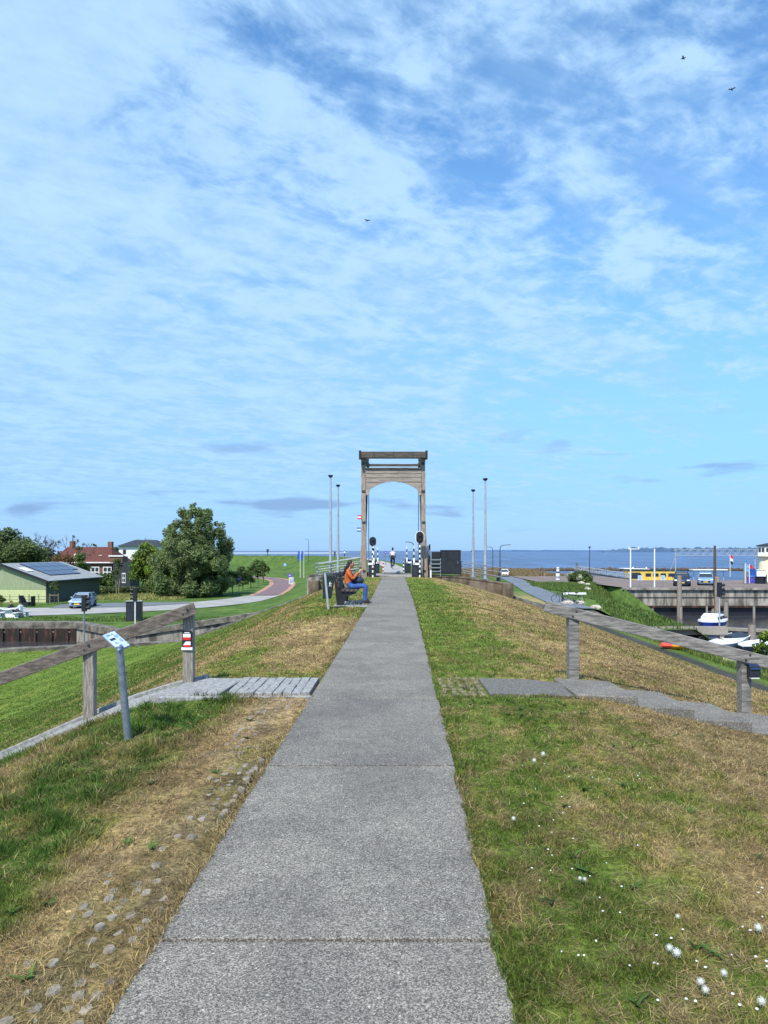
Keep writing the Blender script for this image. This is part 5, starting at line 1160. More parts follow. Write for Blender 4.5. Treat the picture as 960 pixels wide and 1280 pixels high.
c = MB().box((0, 0, .82), (1.18, .8, 1.62)).build('housing', 'cab', t, bevel=.02); MB().box((0, 0, 1.66), (1.24, .86, .05)).build('lid', 'roofgrey', t, bevel=.01)
d = MB().box((-.15, -.405, .8), (.75, .012, 1.4)).build('door', 'navy', t); MB().cyl((.05, -.41, .95), (.05, -.43, .95), .04, n=10).build('lock_plate', 'galv', d, True)
def picnic(label, px, Y, rz, sc=1.0):
    x = (px - VX) * Y / F; t = thing('picnic_table', label, 'picnic table', (x, Y, -4.02), rz, 'white picnic tables')
    MB().box((0, 0, .74), (1.9, .78, .07)).build('table_top', 'white', t, bevel=.02)
    for s in (-1, 1):
        MB().box((0, s * .78, .45), (1.9, .34, .07)).build('seat', 'white', t, bevel=.02)
        MB().prism([(s * .62 - .06, -.92, 0), (s * .62 - .06, .92, 0), (s * .62 - .06, .90, .16), (s * .62 - .06, .45, .28), (s * .62 - .06, .24, .71), (s * .62 - .06, -.24, .71), (s * .62 - .06, -.45, .28), (s * .62 - .06, -.90, .16)], (.12, 0, 0)).build('support', 'white', t, bevel=.01)
        for y in (-.78, .78): MB().box((s * .62, y, .28), (.12, .22, .30)).build('seat_support', 'white', t)
    return t
pt = picnic('white moulded picnic table on the canal verge with two people at it', 17.5, 60.3, R(78))
picnic('white moulded picnic table cut by the left edge of the picture', -5, 60.0, R(80))
def seated(label, loc, rz, top, legs):
    J = {'pelvis': (0, 0, .55, (.15, .13)), 'belly': (0, .02, .72, (.14, .11)), 'chest': (0, .08, .94, (.17, .12)), 'neck': (0, .13, 1.10, .055), 'head': (0, .16, 1.20, .06)}
    E = [('pelvis', 'belly', 1), ('belly', 'chest', 1), ('chest', 'neck', 1), ('neck', 'head', 0)]
    for s, n in ((-1, 'l'), (1, 'r')):
        J.update({'hip' + n: (s * .10, .10, .54, .095), 'knee' + n: (s * .11, .46, .53, .07), 'ank' + n: (s * .11, .44, .10, .048), 'toe' + n: (s * .12, .60, .05, .04), 'sh' + n: (s * .19, .08, 1.02, .062), 'el' + n: (s * .25, .24, .82, .045), 'wr' + n: (s * .14, .46, .80, .03)})
        E += [('pelvis', 'hip' + n, 2), ('hip' + n, 'knee' + n, 2), ('knee' + n, 'ank' + n, 2), ('ank' + n, 'toe' + n, 3), ('chest', 'sh' + n, 1), ('sh' + n, 'el' + n, 1), ('el' + n, 'wr' + n, 1)]
    return person(label, loc, rz, J, E, ['skin', top, legs, 'shoe'], (0, .19, 1.27), (0, 1, -.15), [((-.02, 0, .035), (.102, .085, .102))], [((-.14, .47, .80), (0, 1, 0), (0, 0, -1)), ((.14, .47, .80), (0, 1, 0), (0, 0, -1))])
pc = pt.location
def onseat(dxl, dyl):
    a = R(78); return (pc.x + dxl * math.cos(a) - dyl * math.sin(a), pc.y + dxl * math.sin(a) + dyl * math.cos(a), pc.z - .02)
seated('person in a white shirt sitting at the picnic table on the right side', onseat(-.1, -.80), R(78), 'wshirt', 'darkcloth')
seated('person in dark blue sitting at the picnic table on the far side', onseat(.45, .80), R(78 + 180), 'navy', 'darkcloth')
t = thing('garden_chair', 'black slatted garden chair standing by the fence before the shed', 'chair', (at(33, 752, 72).x, 72, -4.05), R(80))
for s in (-1, 1): MB().prism([(s * .35 - .03, -.5, 0), (s * .35 - .03, -.38, 0), (s * .35 - .03, .3, .32), (s * .35 - .03, .62, .95), (s * .35 - .03, .5, .95), (s * .35 - .03, .2, .42), (s * .35 - .03, -.5, .55)], (.06, 0, 0)).build('side_frame', 'black', t)
MB().box((0, 0, .42), (.7, .7, .05)).build('seat', 'black', t); MB().box((0, .5, .78), (.7, .06, .75), Matrix.Rotation(R(-18), 3, 'X')).build('backrest', 'black', t); MB().box((0, -.75, .55), (.6, .08, 1.1)).build('front_board', 'black', t)
t = thing('wire_fence', 'dark wire fence with posts before the pale shed gable', 'fence', (at(0, 752, 73.5).x - 2, 73.5, -4.05))
for i in range(9): MB().cyl((i * .95, .1 * i, 0), (i * .95, .1 * i, 1.15), .045, n=6).build('post', 'bark' if i % 3 else 'palebark', t, True)
for z in (.3, .6, .9): MB().bar((0, 0, z), (7.6, .8, z), .02, .035).build('wire', 'dark_pole', t)
def roundsign(label, px, Y, py, pyb, m, r=.3, sq=False):
    q = at(px, py, Y); zb = EYE - (pyb - HY) * Y / F; t = thing('road_sign', label, 'sign', (q.x, Y, zb)); h_ = q.z - zb
    MB().cyl((0, .03, -.1), (0, .03, h_ + r * .8), .035, n=8).build('pole', 'galv', t, True)
    pl = (MB().box((0, 0, h_), (r * 1.7, .03, r * 1.7)) if sq else MB().cyl((0, -.015, h_), (0, .015, h_), r, n=24)).build('plate', m, t)
    (MB().box((0, -.02, h_), (r * .35, .01, r * .9)) if sq else MB().box((0, -.02, h_), (r * .9, .01, r * .28))).build('symbol', 'white', pl)
roundsign('round violet blue road sign at the start of the cycle path', 298.6, 92, 723.7, 742.5, 'violet', .31)
roundsign('round violet road sign above the white sandwich board', 362.2, 119.5, 719, 731, 'violet', .34)
roundsign('square light blue sign on a pole far up the cycle path', 356.3, 160, 706, 719, 'lightblue', .36, True)
roundsign('small round violet sign beside the path beyond the bridge', 482, 78, 690.5, 707, 'violet', .17)
q = at(364, 731, 117.5); t = thing('sandwich_board', 'white leaning sandwich board at the right edge of the cycle path', 'sign board', (q.x, 117.5, -3.95), R(8))
for s in (-1, 1): MB().box((0, s * .16, .58), (.78, .04, 1.18), Matrix.Rotation(R(-s * 13), 3, 'X')).build('board', 'white', t, bevel=.01)
MB().box((.05, -.215, .62), (.5, .012, .5), Matrix.Rotation(R(13), 3, 'X')).build('print', 'panel', t)
for px, lb in ((375.3, 'white flag pole with hanging dark blue flag, left one of two by the dike'), (379.8, 'white flag pole with hanging dark blue flag, right one of two by the dike')):
    Y = 140; x = (px - VX) * Y / F; t = thing('flag_pole', lb, 'flag', (x, Y, -3.7), 0, 'flag poles at the dike foot')
    MB().cyl((0, 0, 0), (0, 0, 5.6), .05, .04, 8).build('pole', 'white', t, True)
    pts = [(-.05, 0, 5.4), (-.45, .1, 5.2), (-.62, -.05, 4.2), (-.45, .08, 3.2), (-.25, 0, 3.4), (-.06, 0, 4.0)]; MB().prism(pts, (0, .05, 0)).build('flag_cloth', 'blue', t)
def lamp(label, px, Y, pyt, zb, arm, group='street lamps'):
    x = (px - VX) * Y / F; zt = EYE - (pyt - HY) * Y / F; t = thing('street_lamp', label, 'street lamp', (x, Y, zb), 0, group); h_ = zt - zb
    MB().tube([(0, 0, 0), (0, 0, h_ - .5), (arm * .12, 0, h_ - .12), (arm * .45, 0, h_), (arm, 0, h_ + .05)] if arm else [(0, 0, 0), (0, 0, h_ * .5), (0, 0, h_)], [.075, .055, .05, .045, .035][:5 if arm else 3], 8).build('pole', 'dark_pole', t, True)
    if arm: MB().box((arm * 1.15, 0, h_ + .05), (abs(arm) * .55, .16, .08)).build('lamp_head', 'dark_pole', t, bevel=.02)
    else: MB().cyl((0, 0, h_), (0, 0, h_ + .22), .14, .16, 10).build('lamp_head', 'dark_pole', t, True)
lamp('dark street lamp with arm to the right beside the grey harbour path', 625.0, 94, 681.5, -2.5, 1.0)
lamp('dark street lamp with arm to the left, farther along the harbour path', 616.0, 126, 684, float(HF((616 - VX) * 126 / F, 126)), -.75)
lamp('dark straight lamp post at the edge of the reeds by the parking area', 737.0, 103, 685, -2.4, 0)
lamp('street lamp with short arm far beyond the sea dike left of the masts', 385.8, 205, 674, -2.6, -.8)
lamp('street lamp with arm to the left seen beyond the raised barrier boom', 517.0, 84, 678, -1.6, -.7)
t = thing('beacon_post', 'dark beacon post with wedge top on the far sea dike', 'beacon', (at(334.5, 690, 268).x, 268, -.2)); MB().cyl((0, 0, 0), (0, 0, 1.3), .14, n=8).build('pole', 'dark_pole', t); MB().prism([(-.25, 0, 1.2), (.25, 0, 1.2), (.55, 0, 2.4), (-.55, 0, 2.4)], (0, .3, 0)).build('topmark', 'dark_pole', t)

# ------------------------------------------------------------------ harbour on the right
t = thing('quay_wall', 'stained grey concrete quay wall on piles in front of the parking area', 'quay wall', (25, 77, 0))
MB().prism([(0, 0, -4.45), (62, 0, -4.45), (62, 0, -2.62), (0, 0, -2.62)], (0, .5, 0)).build('wall_face', 'quay_concrete', t)
MB().box((31, .12, -2.5), (62.2, .75, .25)).build('coping', 'concrete', t, bevel=.03); MB().box((31, -.10, -4.42), (62.2, .35, .22)).build('fender_beam', 'sheet', t, bevel=.02); MB().box((31, -.03, -3.42), (62, .08, .06)).build('ledge', 'roofdark', t)
MB().prism([(0, .1, -7), (62, .1, -7), (62, .1, -4.5), (0, .1, -4.5)], (0, .2, 0)).build('back_wall', 'black', t)
MB().prism([(0, 0, -7), (.4, 0, -7), (.4, 0, -2.6), (0, 0, -2.6)], (0, 10, 0)).build('side_wall', 'quay_concrete', t)
for i in range(9): MB().cyl((3 + i * 6.6, -.02, -7), (3 + i * 6.6, -.02, -4.5), .2, n=10).build('support_pile', 'wood', t, True)
for i in range(7): MB().box((4.6 + i * 4.3, -.012, -3.5), (.035, .03, 1.75)).build('joint', 'black', t)
MB().box((18.6, -.04, -3.35), (.34, .06, .42)).build('white_plate', 'white', t)
def pile(label, px, Y, pyt, r, m='wood', zb=-7):
    q = at(px, pyt, Y); t = thing('mooring_pile', label, 'mooring pile', (q.x, Y, zb), 0, 'wooden mooring piles'); h_ = q.z - zb
    MB().cyl((0, 0, 0), (0, 0, h_ - .05), r, r * .9, 12).build('pile', m, t, True); MB().cyl((0, 0, h_ - .05), (0, 0, h_), r * .9, r * .7, 12).build('cap', 'gate_dark', t, True)
pile('tall brown mooring pile rising far above the quay, the tallest', 896.5, 76.0, 720, .30, 'gate_wood')
t = thing('pole_extension', 'dark slim pole standing on the tall brown mooring pile', 'pole', (at(893.5, 700, 76.4).x, 76.4, -2.4)); MB().cyl((0, 0, 0), (0, 0, EYE - (682 - HY) * 76.4 / F + 2.4), .16, .12, 10).build('shaft', 'gate_dark', t, True); MB().cyl((0, 0, .2), (0, 0, .32), .2, n=10).build('band', 'dark_pole', t, True)
pile('weathered mooring pile in front of the quay left of the dark blue car', 849.3, 76.2, 719, .27)
pile('grey pile standing in the harbour in front of the quay, right of the black signal', 907.5, 74, 752, .25)
pile('short pile in the water below the quay, right of the blue boat', 883.5, 74, 757, .12); pile('short pile near the left end under the quay', 851, 73.5, 758, .18); pile('short pile under the white plate of the quay', 942.5, 74, 757, .14)
pile('grey mooring post on the near dock at the right edge', 940.0, 53.5, 780, .30)
pile('dark wooden pile left of the blue kiosk on the quay', 931.5, 86, 705, .22, 'wood', -2.6); 
harbour_light('black three lamp signal on a grey pole at the end of the jetty', 899.3, 51.9, -3.9, EYE - (728.0 - HY) * 51.9 / F, 3, .30, 1, 'pole', 1.05)
t = thing('jetty', 'heavy wooden jetty beam on posts at the lock mouth', 'jetty', (at(800, 790, 51.5).x, 51.5, 0)); jl = at(908, 790, 51.5).x - t.location.x
MB().box((jl / 2, 0, -4.15), (jl, .6, .58)).build('beam', 'wood', t, bevel=.03)
for i in range(5): MB().box((.4 + i * (jl - .8) / 4, -.05, -5.8), (.28, .3, 2.7)).build('post', 'wood', t)
for i in (1, 3): MB().bar((.4 + i * (jl - .8) / 4 - .7, -.2, -5.0), (.4 + i * (jl - .8) / 4, -.2, -4.4), .1, .1).build('brace', 'lightpave', t)
t = thing('dock', 'low weathered dock wall of planks at the right edge behind the rowing boats', 'dock', (at(908, 790, 56).x, 56.2, 0))
MB().bar((0, 0, -4.55), (9, -2.2, -4.75), .5, .25).build('beam', 'wood', t, bevel=.02)
for i in range(9): MB().box((.5 + i, -.12 - i * .245, -5.4), (.9, .08, 1.5), Matrix.Rotation(R(-14), 3, 'Z')).build('plank', 'wood' if i % 2 else 'quay_concrete', t)
# boats
def hull_rings(Lb, Wb, Hb, n=12, tr=.75):
    rg = []
    for i in range(n + 1):
        u_ = i / n; y = -Lb / 2 + Lb * u_; w_ = Wb / 2 * (tr + (1 - tr) * min(1, u_ * 3)) * (1 - max(0, (u_ - .45) / .55) ** 2.2) + .01; sh = Hb * (1 + .25 * max(0, u_ - .5)); k = .12 * Hb + Hb * .6 * max(0, (u_ - .75) / .25) ** 2
        rg.append([Vector((-w_, y, sh)), Vector((-w_ * .86, y, sh * .45 + k * .4)), Vector((0, y, k * .6 - .1)), Vector((w_ * .86, y, sh * .45 + k * .4)), Vector((w_, y, sh)), Vector((0, y, sh - .06))])
    return rg
t = thing('cabin_boat', 'small white cabin cruiser with royal blue hull moored in the harbour', 'boat', (at(895.5, 787, 62).x, 63.0, WL), R(142))
MB().loft(hull_rings(5.0, 2.1, .78)).build('hull', mat('royal_blue', (.02, .05, .30), .35, 0, .1, 2), t, True)
r_ = hull_rings(5.02, 2.14, .78); MB().loft([[q_[0] + Vector((0, 0, .0)), q_[4], q_[4] + Vector((-.05, 0, .14)), q_[0] + Vector((.05, 0, .14))] for q_ in r_[:-1]]).build('deck', 'white', t, True)
cb_ = MB().loft([[Vector((-.85 * k, y, .85)), Vector((.85 * k, y, .85)), Vector((.66 * k, y, .85 + h_)), Vector((-.66 * k, y, .85 + h_))] for y, h_, k in ((-1.5, .52, 1), (-.2, .60, 1), (.9, .42, .9), (1.7, .04, .6))]).build('cabin', 'white', t, True)
for s in (-1, 1):
    for y, ln in ((-1.0, .6), (-.2, .55), (.55, .4)): MB().box((s * .775, y, 1.13), (.06, ln, .24), Matrix.Rotation(R(-s * 18), 3, 'Y')).build('window', 'glass', cb_)
MB().box((0, 1.05, 1.16), (1.05, .05, .28), Matrix.Rotation(R(55), 3, 'X')).build('windscreen', 'glass', cb_); MB().box((0, -2.0, .95), (1.5, .8, .25)).build('cockpit', 'black', t)
MB().tube([(-.8, -1.9, .9), (-.75, -1.9, 1.5), (.75, -1.9, 1.5), (.8, -1.9, .9)], .02).build('rail', 'galv', t, True)
def rowboat(label, px, py, Y, rz, Lb, Wb, m, cover=None):
    q = at(px, py, Y); t = thing('rowing_boat', label, 'boat', (q.x, q.y, WL + .02), rz, 'small open boats')
    rg = hull_rings(Lb, Wb, .62, 12, .8); MB().loft(rg, True).build('hull', m, t, True)
    for sgn in (0, 4): MB().tube([r_[sgn] + Vector((0, 0, .02)) for r_ in rg], .045, 6).build('gunwale', 'white', t, True)
    if cover: MB().loft([[r_[0] + Vector((.02, 0, .02)), r_[4] + Vector((-.02, 0, .02)), Vector((0, r_[0].y, r_[0].z + .22))] for r_ in rg[1:-2]]).build('cover', cover, t, True)
    else:
        for k in (3, 6, 8): MB().box((0, rg[k][0].y, .5), (abs(rg[k][0].x) * 1.9, .25, .04)).build('thwart', 'wood', t)
rowboat('long open white boat moored nearest the bank behind the handrail', 905, 803, 49.8, R(140), 6.0, 1.7, 'white')
rowboat('open white boat with black cover moored second from the bank', 917, 797, 52.6, R(142), 5.0, 1.7, 'white', 'black')
rowboat('white boat with white tarpaulin near the right edge', 941, 808, 48.5, R(138), 4.4, 1.6, 'navy', 'white')
q = gnd(938, 833, -3.05); t = thing('dinghy', 'pale dinghy bow lying on the grass behind the solar lamp', 'boat', (q.x + .3, q.y, float(H_near(q.x, q.y)) + .05), R(60), 'small boats ashore'); rg = hull_rings(2.6, 1.2, .45); MB().loft(rg).build('hull', 'cream', t, True); MB().tube([r_[0] for r_ in rg], .03, 6).build('gunwale', 'wood', t, True)
q = gnd(851, 816, -2.85); t = thing('kayak', 'orange and pink kayak lying on the grass below the dike', 'kayak', (q.x, q.y, float(H_near(q.x, q.y)) + .10), R(-62))
def kay(y0, y1, m, nm):
    rg = []
    for i in range(9):
        y = y0 + (y1 - y0) * i / 8; w_ = .33 * math.sqrt(max(.02, 1 - (y / 1.25) ** 2)); rg.append([Vector((w_ * math.cos(a), y, .13 + .16 * math.sin(a) * (w_ / .33 * .6 + .4) + .10 * (y / 1.25) ** 2)) for a in [2 * math.pi * k / 10 for k in range(10)]])
    return MB().loft(rg).build(nm, m, t, True)
kay(-.80, 1.22, 'orange', 'hull'); kay(-1.22, -.802, 'pink', 'bow'); MB().torus((0, .1, .28), (0, 0, 1), .2, .03, 18, 6).build('cockpit_rim', 'black', t, True)
# yellow tour boat
Yb = 135; x0, x1 = at(784, 720, Yb).x, at(850, 720, Yb).x; Lw = x1 - x0; t = thing('tour_boat', 'yellow tour boat with a row of dark windows moored beyond the quay', 'boat', (x0, Yb, WL))
MB().prism([(-3.6, 0, 1.15), (-2.4, 0, .3), (Lw + .3, 0, .3), (Lw + .3, 0, 1.25), (0, 0, 1.2)], (0, 3.2, 0)).build('hull', 'white', t, bevel=.05)
cb_ = MB().prism([(.9, .25, 1.25), (Lw, .25, 1.25), (Lw, .25, 3.25), (.1, .25, 3.25)], (0, 2.7, 0)).build('cabin', 'yellow', t, bevel=.04)
MB().prism([(-.35, .1, 3.25), (Lw + .3, .1, 3.25), (Lw + .3, .1, 3.45), (-.6, .1, 3.55)], (0, 3.0, 0)).build('roof', 'roofdark', t, bevel=.03); MB().prism([(-.6, .05, 3.56), (4.3, .05, 3.5), (4.3, .05, 3.6), (-.6, .05, 3.75)], (0, 2.9, 0)).build('fore_roof', 'white', t)
for i in range(4): MB().box((4.1 + i * 1.42 * 1.0, .22, 2.45), (1.05, .06, .60)).build('window', 'glass', cb_, bevel=.01)
MB().cyl((2.2, .20, 2.3), (2.2, .26, 2.3), .62, n=18).build('window', 'glass', cb_); MB().box((1.4, .22, 2.3), (1.3, .05, 1.2)).build('window', 'glass', cb_); MB().cyl((9.3, .20, 2.3), (9.3, .26, 2.3), .5, n=18).build('window', 'glass', cb_)
for sx in (1.0, 2.6): MB().cyl((sx * 1.6, 1.5, 3.55), (sx * 1.6, 1.5, 3.9), .12, n=8).build('vent', 'white', t, True)
t = thing('motor_boat', 'low white motor boat lying in front of the gangway end', 'boat', (at(765, 727, 128).x, 128, WL), R(-80)); MB().loft(hull_rings(6.5, 2.0, 1.35)).build('hull', 'white', t, True); MB().box((0, -.4, 1.6), (1.2, 1.6, .5)).build('cabin', 'white', t, bevel=.05)
t = thing('motor_boat', 'cream motor boat with low white cabin moored right of the piles', 'boat', (at(913, 728, 112).x, 112, WL), R(-88)); MB().loft(hull_rings(6.4, 2.2, 1.75)).build('hull', 'cream', t, True); MB().box((0, 1.0, 2.1), (1.4, 1.6, .55)).build('cabin', 'white', t, bevel=.05); MB().box((0, -1.7, 2.0), (1.3, 1.4, .4)).build('cover', 'white', t, bevel=.05)
t = thing('pontoon_roof', 'long white flat roof of a landing stage behind the parked cars', 'landing stage', (at(868, 716, 150).x, 150, WL)); MB().box((3.4, 1, 3.0), (7.4, 2.2, .22)).build('roof', 'white', t, bevel=.03)
for i in range(4): MB().cyl((.3 + i * 2.1, 1, -1), (.3 + i * 2.1, 1, 2.9), .08, n=8).build('post', 'pole', t, True)
MB().box((3.4, 1, .4), (8, 2.6, .4)).build('float', 'wood', t)
# gangway
p, q = at(720, 714.2, 121), at(785.5, 724.0, 121); t = thing('gangway', 'long grey truss gangway sloping down to the tour boat', 'gangway', p); d = q - p
MB().bar((0, 0, 0), d, 1.3, .28).build('deck', 'dark_pole', t)
for y in (-.62, .62):
    for z in (.45, .95): MB().bar(Vector((0, y, z)), d + Vector((0, y, z)), .11, .11).build('rail', 'pole', t)
    z_ = MB()
    for i in range(12):
        a, c = d * (i / 12), d * ((i + 1) / 12); z_.bar(a + Vector((0, y, .1)), a + Vector((0, y, .95)), .06, .07); z_.bar(a + Vector((0, y, .1 if i % 2 else .95)), c + Vector((0, y, .95 if i % 2 else .1)), .05, .06)
    z_.bar(d + Vector((0, y, .1)), d + Vector((0, y, .95)), .06, .07); z_.build('truss', 'pole', t)
MB().box((.2, 0, .6), (.14, 1.4, 1.6)).build('portal', 'galv', t)
for i in (0, 1): MB().cyl((.2 + 8.6 * i, 0, -4), (.2 + 8.6 * i, 0, -.1 - 1.3 * i), .16, n=8).build('support', 'wood', t)
# light masts on the quay, small parking signs
for px, pyt, lb, xb in ((788.2, 684.5, 'white steel mast with a cross bar on the quay edge, left one of two', True), (818.2, 685.5, 'white steel mast without a cross bar on the quay edge', False)):
    Y = 77.6; x = (px - VX) * Y / F; zt = EYE - (pyt - HY) * Y / F; t = thing('quay_mast', lb, 'mast', (x, Y, -2.3), 0, 'white masts on the quay edge'); MB().cyl((0, 0, -.05), (0, 0, zt + 2.3), .085, .07, 10).build('pole', 'white', t, True); MB().cyl((0, 0, zt + 2.3), (0, 0, zt + 2.46), .11, .09, 10).build('cap', 'pole', t, True)
    if xb:
        MB().bar((-.2, 0, zt + 2.15), (.95, 0, zt + 2.15), .06, .08).build('cross_bar', 'white', t)
        for k in (-.15, .9): MB().cyl((k, 0, zt + 2.1), (k, 0, zt + 2.42), .06, n=8).build('lamp', 'white', t, True)
for px, lb in ((799.8, 'small pale blue sign on the quay between the two white masts'), (828.6, 'small pale blue sign on the quay right of the white masts')):
    Y = 79; x = (px - VX) * Y / F; t = thing('parking_sign', lb, 'sign', (x, Y, -2.36), 0, 'pale blue quay signs'); MB().cyl((0, .03, 0), (0, .03, 1.25), .03, n=8).build('pole', 'galv', t, True); MB().box((0, 0, .98), (.44, .03, .56)).build('plate', 'panel', t, bevel=.01); MB().box((0, -.02, 1.0), (.14, .01, .3)).build('symbol', 'lightblue', t)
# striped model lighthouse beacon
q = at(697.3, 726, 98); t = thing('beacon', 'small white and grey banded beacon at the edge of the brown paving', 'beacon', (q.x, 98, -2.45))
z = 0
for i, (r_, h_, m) in enumerate(((.30, .22, 'white'), (.24, .34, 'pole'), (.29, .44, 'white'), (.24, .24, 'dark_pole'), (.22, .26, 'white'), (.17, .16, 'pole'), (.20, .10, 'white'))): MB().cyl((0, 0, z), (0, 0, z + h_), r_, r_ * .95, 16).build('band', m, t, True); z += h_
MB().sph((0, 0, z), (.16, .16, .10), 12, 6).build('cap', 'white', t, True)
# harbour tower
tx = at(961, 700, 92).x; t = thing('harbour_tower', 'small white round harbour tower with a windowed lookout cabin', 'tower', (tx, 92, -2.4))
MB().cyl((0, 0, 0), (0, 0, 3.3), 1.32, 1.12, 24).build('tower_shaft', 'cream', t, True); MB().cyl((0, 0, 3.16), (0, 0, 3.34), 1.25, 1.62, 8).build('gallery', 'cream', t)
cb_ = MB().cyl((0, 0, 3.34), (0, 0, 4.62), 1.42, 1.42, 8).build('cabin', 'white', t); MB().cyl((0, 0, 4.62), (0, 0, 4.74), 1.58, 1.58, 8).cyl((0, 0, 4.74), (0, 0, 5.02), 1.52, .3, 8).build('roof', 'roofdark', t)
for i in range(8):
    a = 2 * math.pi * (i + .5) / 8 + math.pi / 8 * 0; rot = Matrix.Rotation(a + math.pi / 2, 3, 'Z'); aa = Vector((math.cos(a), math.sin(a), 0)) * 1.315
    for s in (-.25, .25): MB().box(aa + rot @ Vector((s, 0, 0)) + Vector((0, 0, 4.15)), (.34, .06, .52), rot).build('window', 'glass', cb_)
MB().box((.35, -1.26, 1.9), (.25, .05, .35)).build('vent', 'pole', t)
t = thing('kiosk', 'royal blue kiosk with a low pale blue front beside the harbour tower', 'kiosk', (at(944.5, 729, 87).x, 87, -2.36)); MB().box((0, .6, .9), (.30, 1.4, 1.8)).build('panel', 'blue', t, bevel=.02); MB().box((-.55, .5, .42), (.85, 1.0, .84)).build('counter', 'violet', t, bevel=.02); MB().box((-.55, .48, .87), (.95, 1.1, .05)).build('counter_top', 'lightblue', t)
t = thing('notice_cabin', 'white notice board on a dark cabin in front of the harbour tower', 'cabin', (at(951.5, 729, 85.5).x, 85.5, -2.36)); MB().box((0, 0, 1.27), (1.10, .12, .75)).build('board', 'white', t, bevel=.02); MB().box((0, .02, 1.72), (1.2, .3, .1)).build('eave', 'cream', t, bevel=.01); MB().box((0, .4, .45), (.75, .6, .9)).build('base', 'black', t); MB().box((.65, .3, .55), (.25, .3, 1.1)).build('bin', 'navy', t)
def flag(label, px, py0, pyb, Y, cols, hgt=None):
    x = (px - VX) * Y / F; zb = EYE - (pyb - HY) * Y / F; h_ = (pyb - py0) * Y / F; t = thing('small_flag', label, 'flag', (x, Y, zb)); MB().cyl((0, 0, 0), (0, 0, h_), .04, n=8).build('pole', 'white', t, True); n = len(cols)
    for i, m in enumerate(cols): MB().prism([(.05, 0, h_ - .05 - i * .42), (.42, .08, h_ - .2 - i * .42), (.45, .02, h_ - .62 - i * .42), (.05, 0, h_ - .47 - i * .42)], (0, .03, 0)).build('flag_cloth', m, t)
flag('white pole with a red white and blue flag beyond the quay', 912.6, 693, 721, 100, ['red', 'white', 'navy'])
flag('light blue flag on a short pole beside the kiosk', 931.5, 704, 729, 84, ['lightblue', 'lightblue']); flag('red flag on a short pole beside the kiosk', 936.8, 705, 729, 84, ['red'])
# truss gantry
p = at(844.5, 690, 125); q = at(946, 690, 125); t = thing('truss_gantry', 'long pale grey lattice truss bridging the sky line behind the quay', 'gantry', (p.x, 125, 0)); Lg = q.x - p.x; zt, zb = EYE - (686.8 - HY) * 125 / F, EYE - (694.2 - HY) * 125 / F
for z in (zt, zb): 
    for y in (0, .8): MB().bar((0, y, z), (Lg, y, z), .09, .09).build('chord', 'pole', t)
for y in (0, .8):
    z_ = MB()
    for i in range(20): z_.bar((Lg * i / 20, y, zb if i % 2 else zt), (Lg * (i + 1) / 20, y, zt if i % 2 else zb), .06, .06)
    z_.build('lattice', 'pole', t)
for x in (.15, Lg - .1): MB().cyl((x, .4, -6.5), (x, .4, zt), .10, n=8).build('leg', 'pole', t, True)
MB().bar((.2, .4, zb), (-1.3, .4, -3.2), .05, .05).build('stay', 'pole', t)
# barrier gate, bicycles and boulders at the harbour path
t = thing('boom_gate', 'white boom barrier on a dark post beside the grey harbour path', 'barrier', (at(703, 752, 57.5).x, 57.5, -2.55)); MB().cyl((0, 0, -.1), (0, 0, .85), .07, n=10).build('post', 'dark_pole', t, True); MB().box((.95, 0, .72), (1.95, .07, .17)).build('boom', 'white', t, bevel=.01); MB().cyl((1.6, .02, -.2), (1.6, .02, .64), .03, n=8).build('rest', 'pole', t, True)
bicycle('dark bicycle leaning by the white boom barrier, left one', (at(703, 753, 56.5).x, 56.5, -2.52), R(78), 8, 'dark_pole', 'bicycles at the harbour path'); bicycle('dark bicycle leaning by the white boom barrier, right one', (at(717, 757, 55.0).x, 55.0, -2.55), R(68), -8, 'dark_pole', 'bicycles at the harbour path')
def boulder(label, x, y, z, r, seed):
    r_ = random.Random(seed); bm = bmesh.new(); bmesh.ops.create_icosphere(bm, subdivisions=2, radius=1)
    for v_ in bm.verts: k = 1 + r_.uniform(-.18, .18); v_.co = Vector((v_.co.x * r * 1.25 * k, v_.co.y * r * k, v_.co.z * r * .62 * k))
    me = bpy.data.meshes.new('boulder'); bm.to_mesh(me); bm.free(); me.materials.append(MT['rock']); o = bpy.data.objects.new('boulder', me); COL.objects.link(o); o.location = (x, y, z + r * .3); tag(o, label, 'boulder', 'boulders on the harbour bank')
for i, (px, Y, r_, lb) in enumerate(((709, 54.8, .34, 'pale boulder under the left bicycle'), (723.5, 55.6, .36, 'pale boulder right under the boom barrier'), (744.5, 56.5, .38, 'pale boulder in the grass right of the boom barrier'))):
    x = (px - VX) * Y / F; boulder(lb, x, Y, float(HF(x, Y)), r_, i)
edge = [(733, 732, 'first'), (741, 735, 'second')]
for i in range(16):
    u_ = i / 15; x = 24.2 - 3.0 * u_ ** 1.0 + random.uniform(-.25, .25); y = 88 - 21 * u_; z = float(HF(x, y)); boulder('pale rubble stone in the row edging the ramp of the harbour bank', x - .8, y, z + .05, random.uniform(.22, .36), 40 + i)
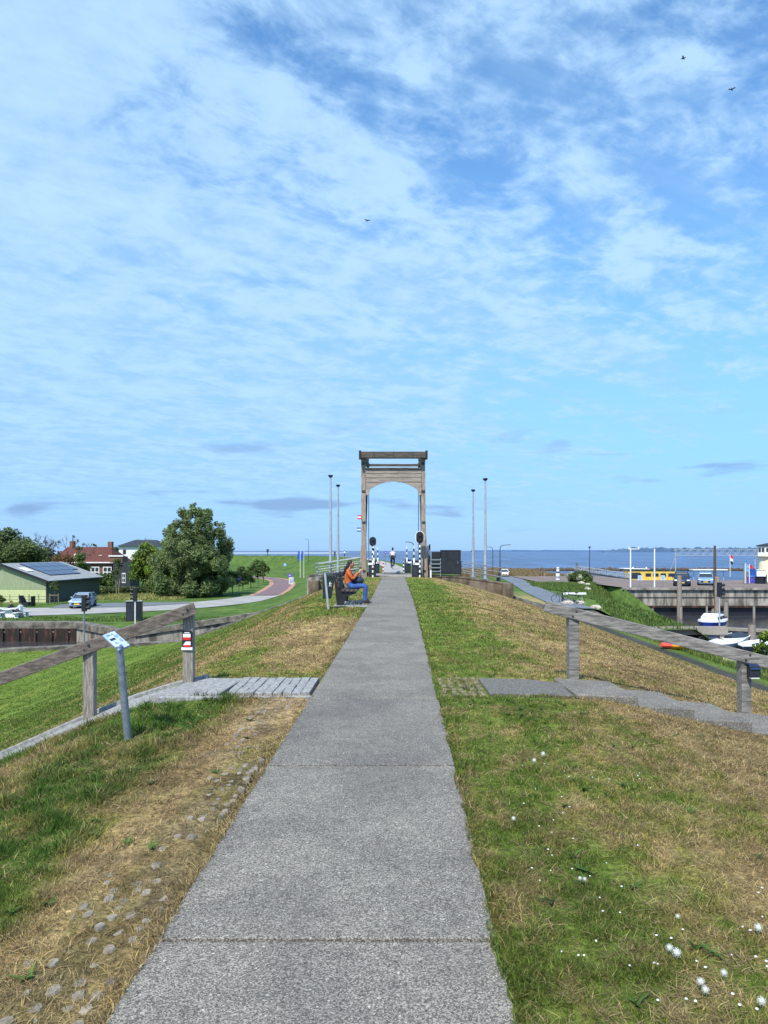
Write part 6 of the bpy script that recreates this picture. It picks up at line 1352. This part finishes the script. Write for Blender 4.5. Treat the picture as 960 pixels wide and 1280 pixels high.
t = thing('path_bin', 'small black litter bin beside the street lamp at the harbour path', 'litter bin', (at(622.3, 728, 93.5).x, 93.5, -2.5)); MB().cyl((0, 0, 0), (0, 0, .62), .17, .20, 12).build('bin_body', 'black', t, True); MB().cyl((0, 0, .62), (0, 0, .68), .21, .18, 12).build('lid', 'dark_pole', t, True)
# breakwater and the far shore
b = MB(); 
for i in range(260):
    x = 26 + i * .62; b.sph((x, 250 + random.uniform(-1, 1), -5.2 + random.uniform(-.1, .3)), (random.uniform(.5, 1.0), random.uniform(.6, 1.2), random.uniform(.5, .95)), 6, 4)
o = b.build('breakwater', 'bark'); tag(o, 'dark low breakwater of stones in front of the open sea', 'breakwater', kind='stuff')
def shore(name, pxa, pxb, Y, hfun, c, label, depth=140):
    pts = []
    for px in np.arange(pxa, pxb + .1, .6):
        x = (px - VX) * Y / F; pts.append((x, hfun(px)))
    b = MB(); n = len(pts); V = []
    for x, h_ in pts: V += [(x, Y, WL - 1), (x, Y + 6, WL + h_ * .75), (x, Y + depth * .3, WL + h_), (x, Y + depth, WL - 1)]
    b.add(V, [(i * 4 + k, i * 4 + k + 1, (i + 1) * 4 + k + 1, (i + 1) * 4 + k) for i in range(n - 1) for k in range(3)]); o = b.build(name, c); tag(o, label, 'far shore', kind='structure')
far_m = mat('far_woods', S(72, 98, 128), 1, 0, .22, .01); dark_m = mat('distant_land', S(70, 100, 140), 1, 0, .15, .005)  # blue distance haze put into the land colours
nz1 = lambda p, k, s_=0: float(fbm(np.array(p * k + s_), np.array(3.3 + s_), 4))
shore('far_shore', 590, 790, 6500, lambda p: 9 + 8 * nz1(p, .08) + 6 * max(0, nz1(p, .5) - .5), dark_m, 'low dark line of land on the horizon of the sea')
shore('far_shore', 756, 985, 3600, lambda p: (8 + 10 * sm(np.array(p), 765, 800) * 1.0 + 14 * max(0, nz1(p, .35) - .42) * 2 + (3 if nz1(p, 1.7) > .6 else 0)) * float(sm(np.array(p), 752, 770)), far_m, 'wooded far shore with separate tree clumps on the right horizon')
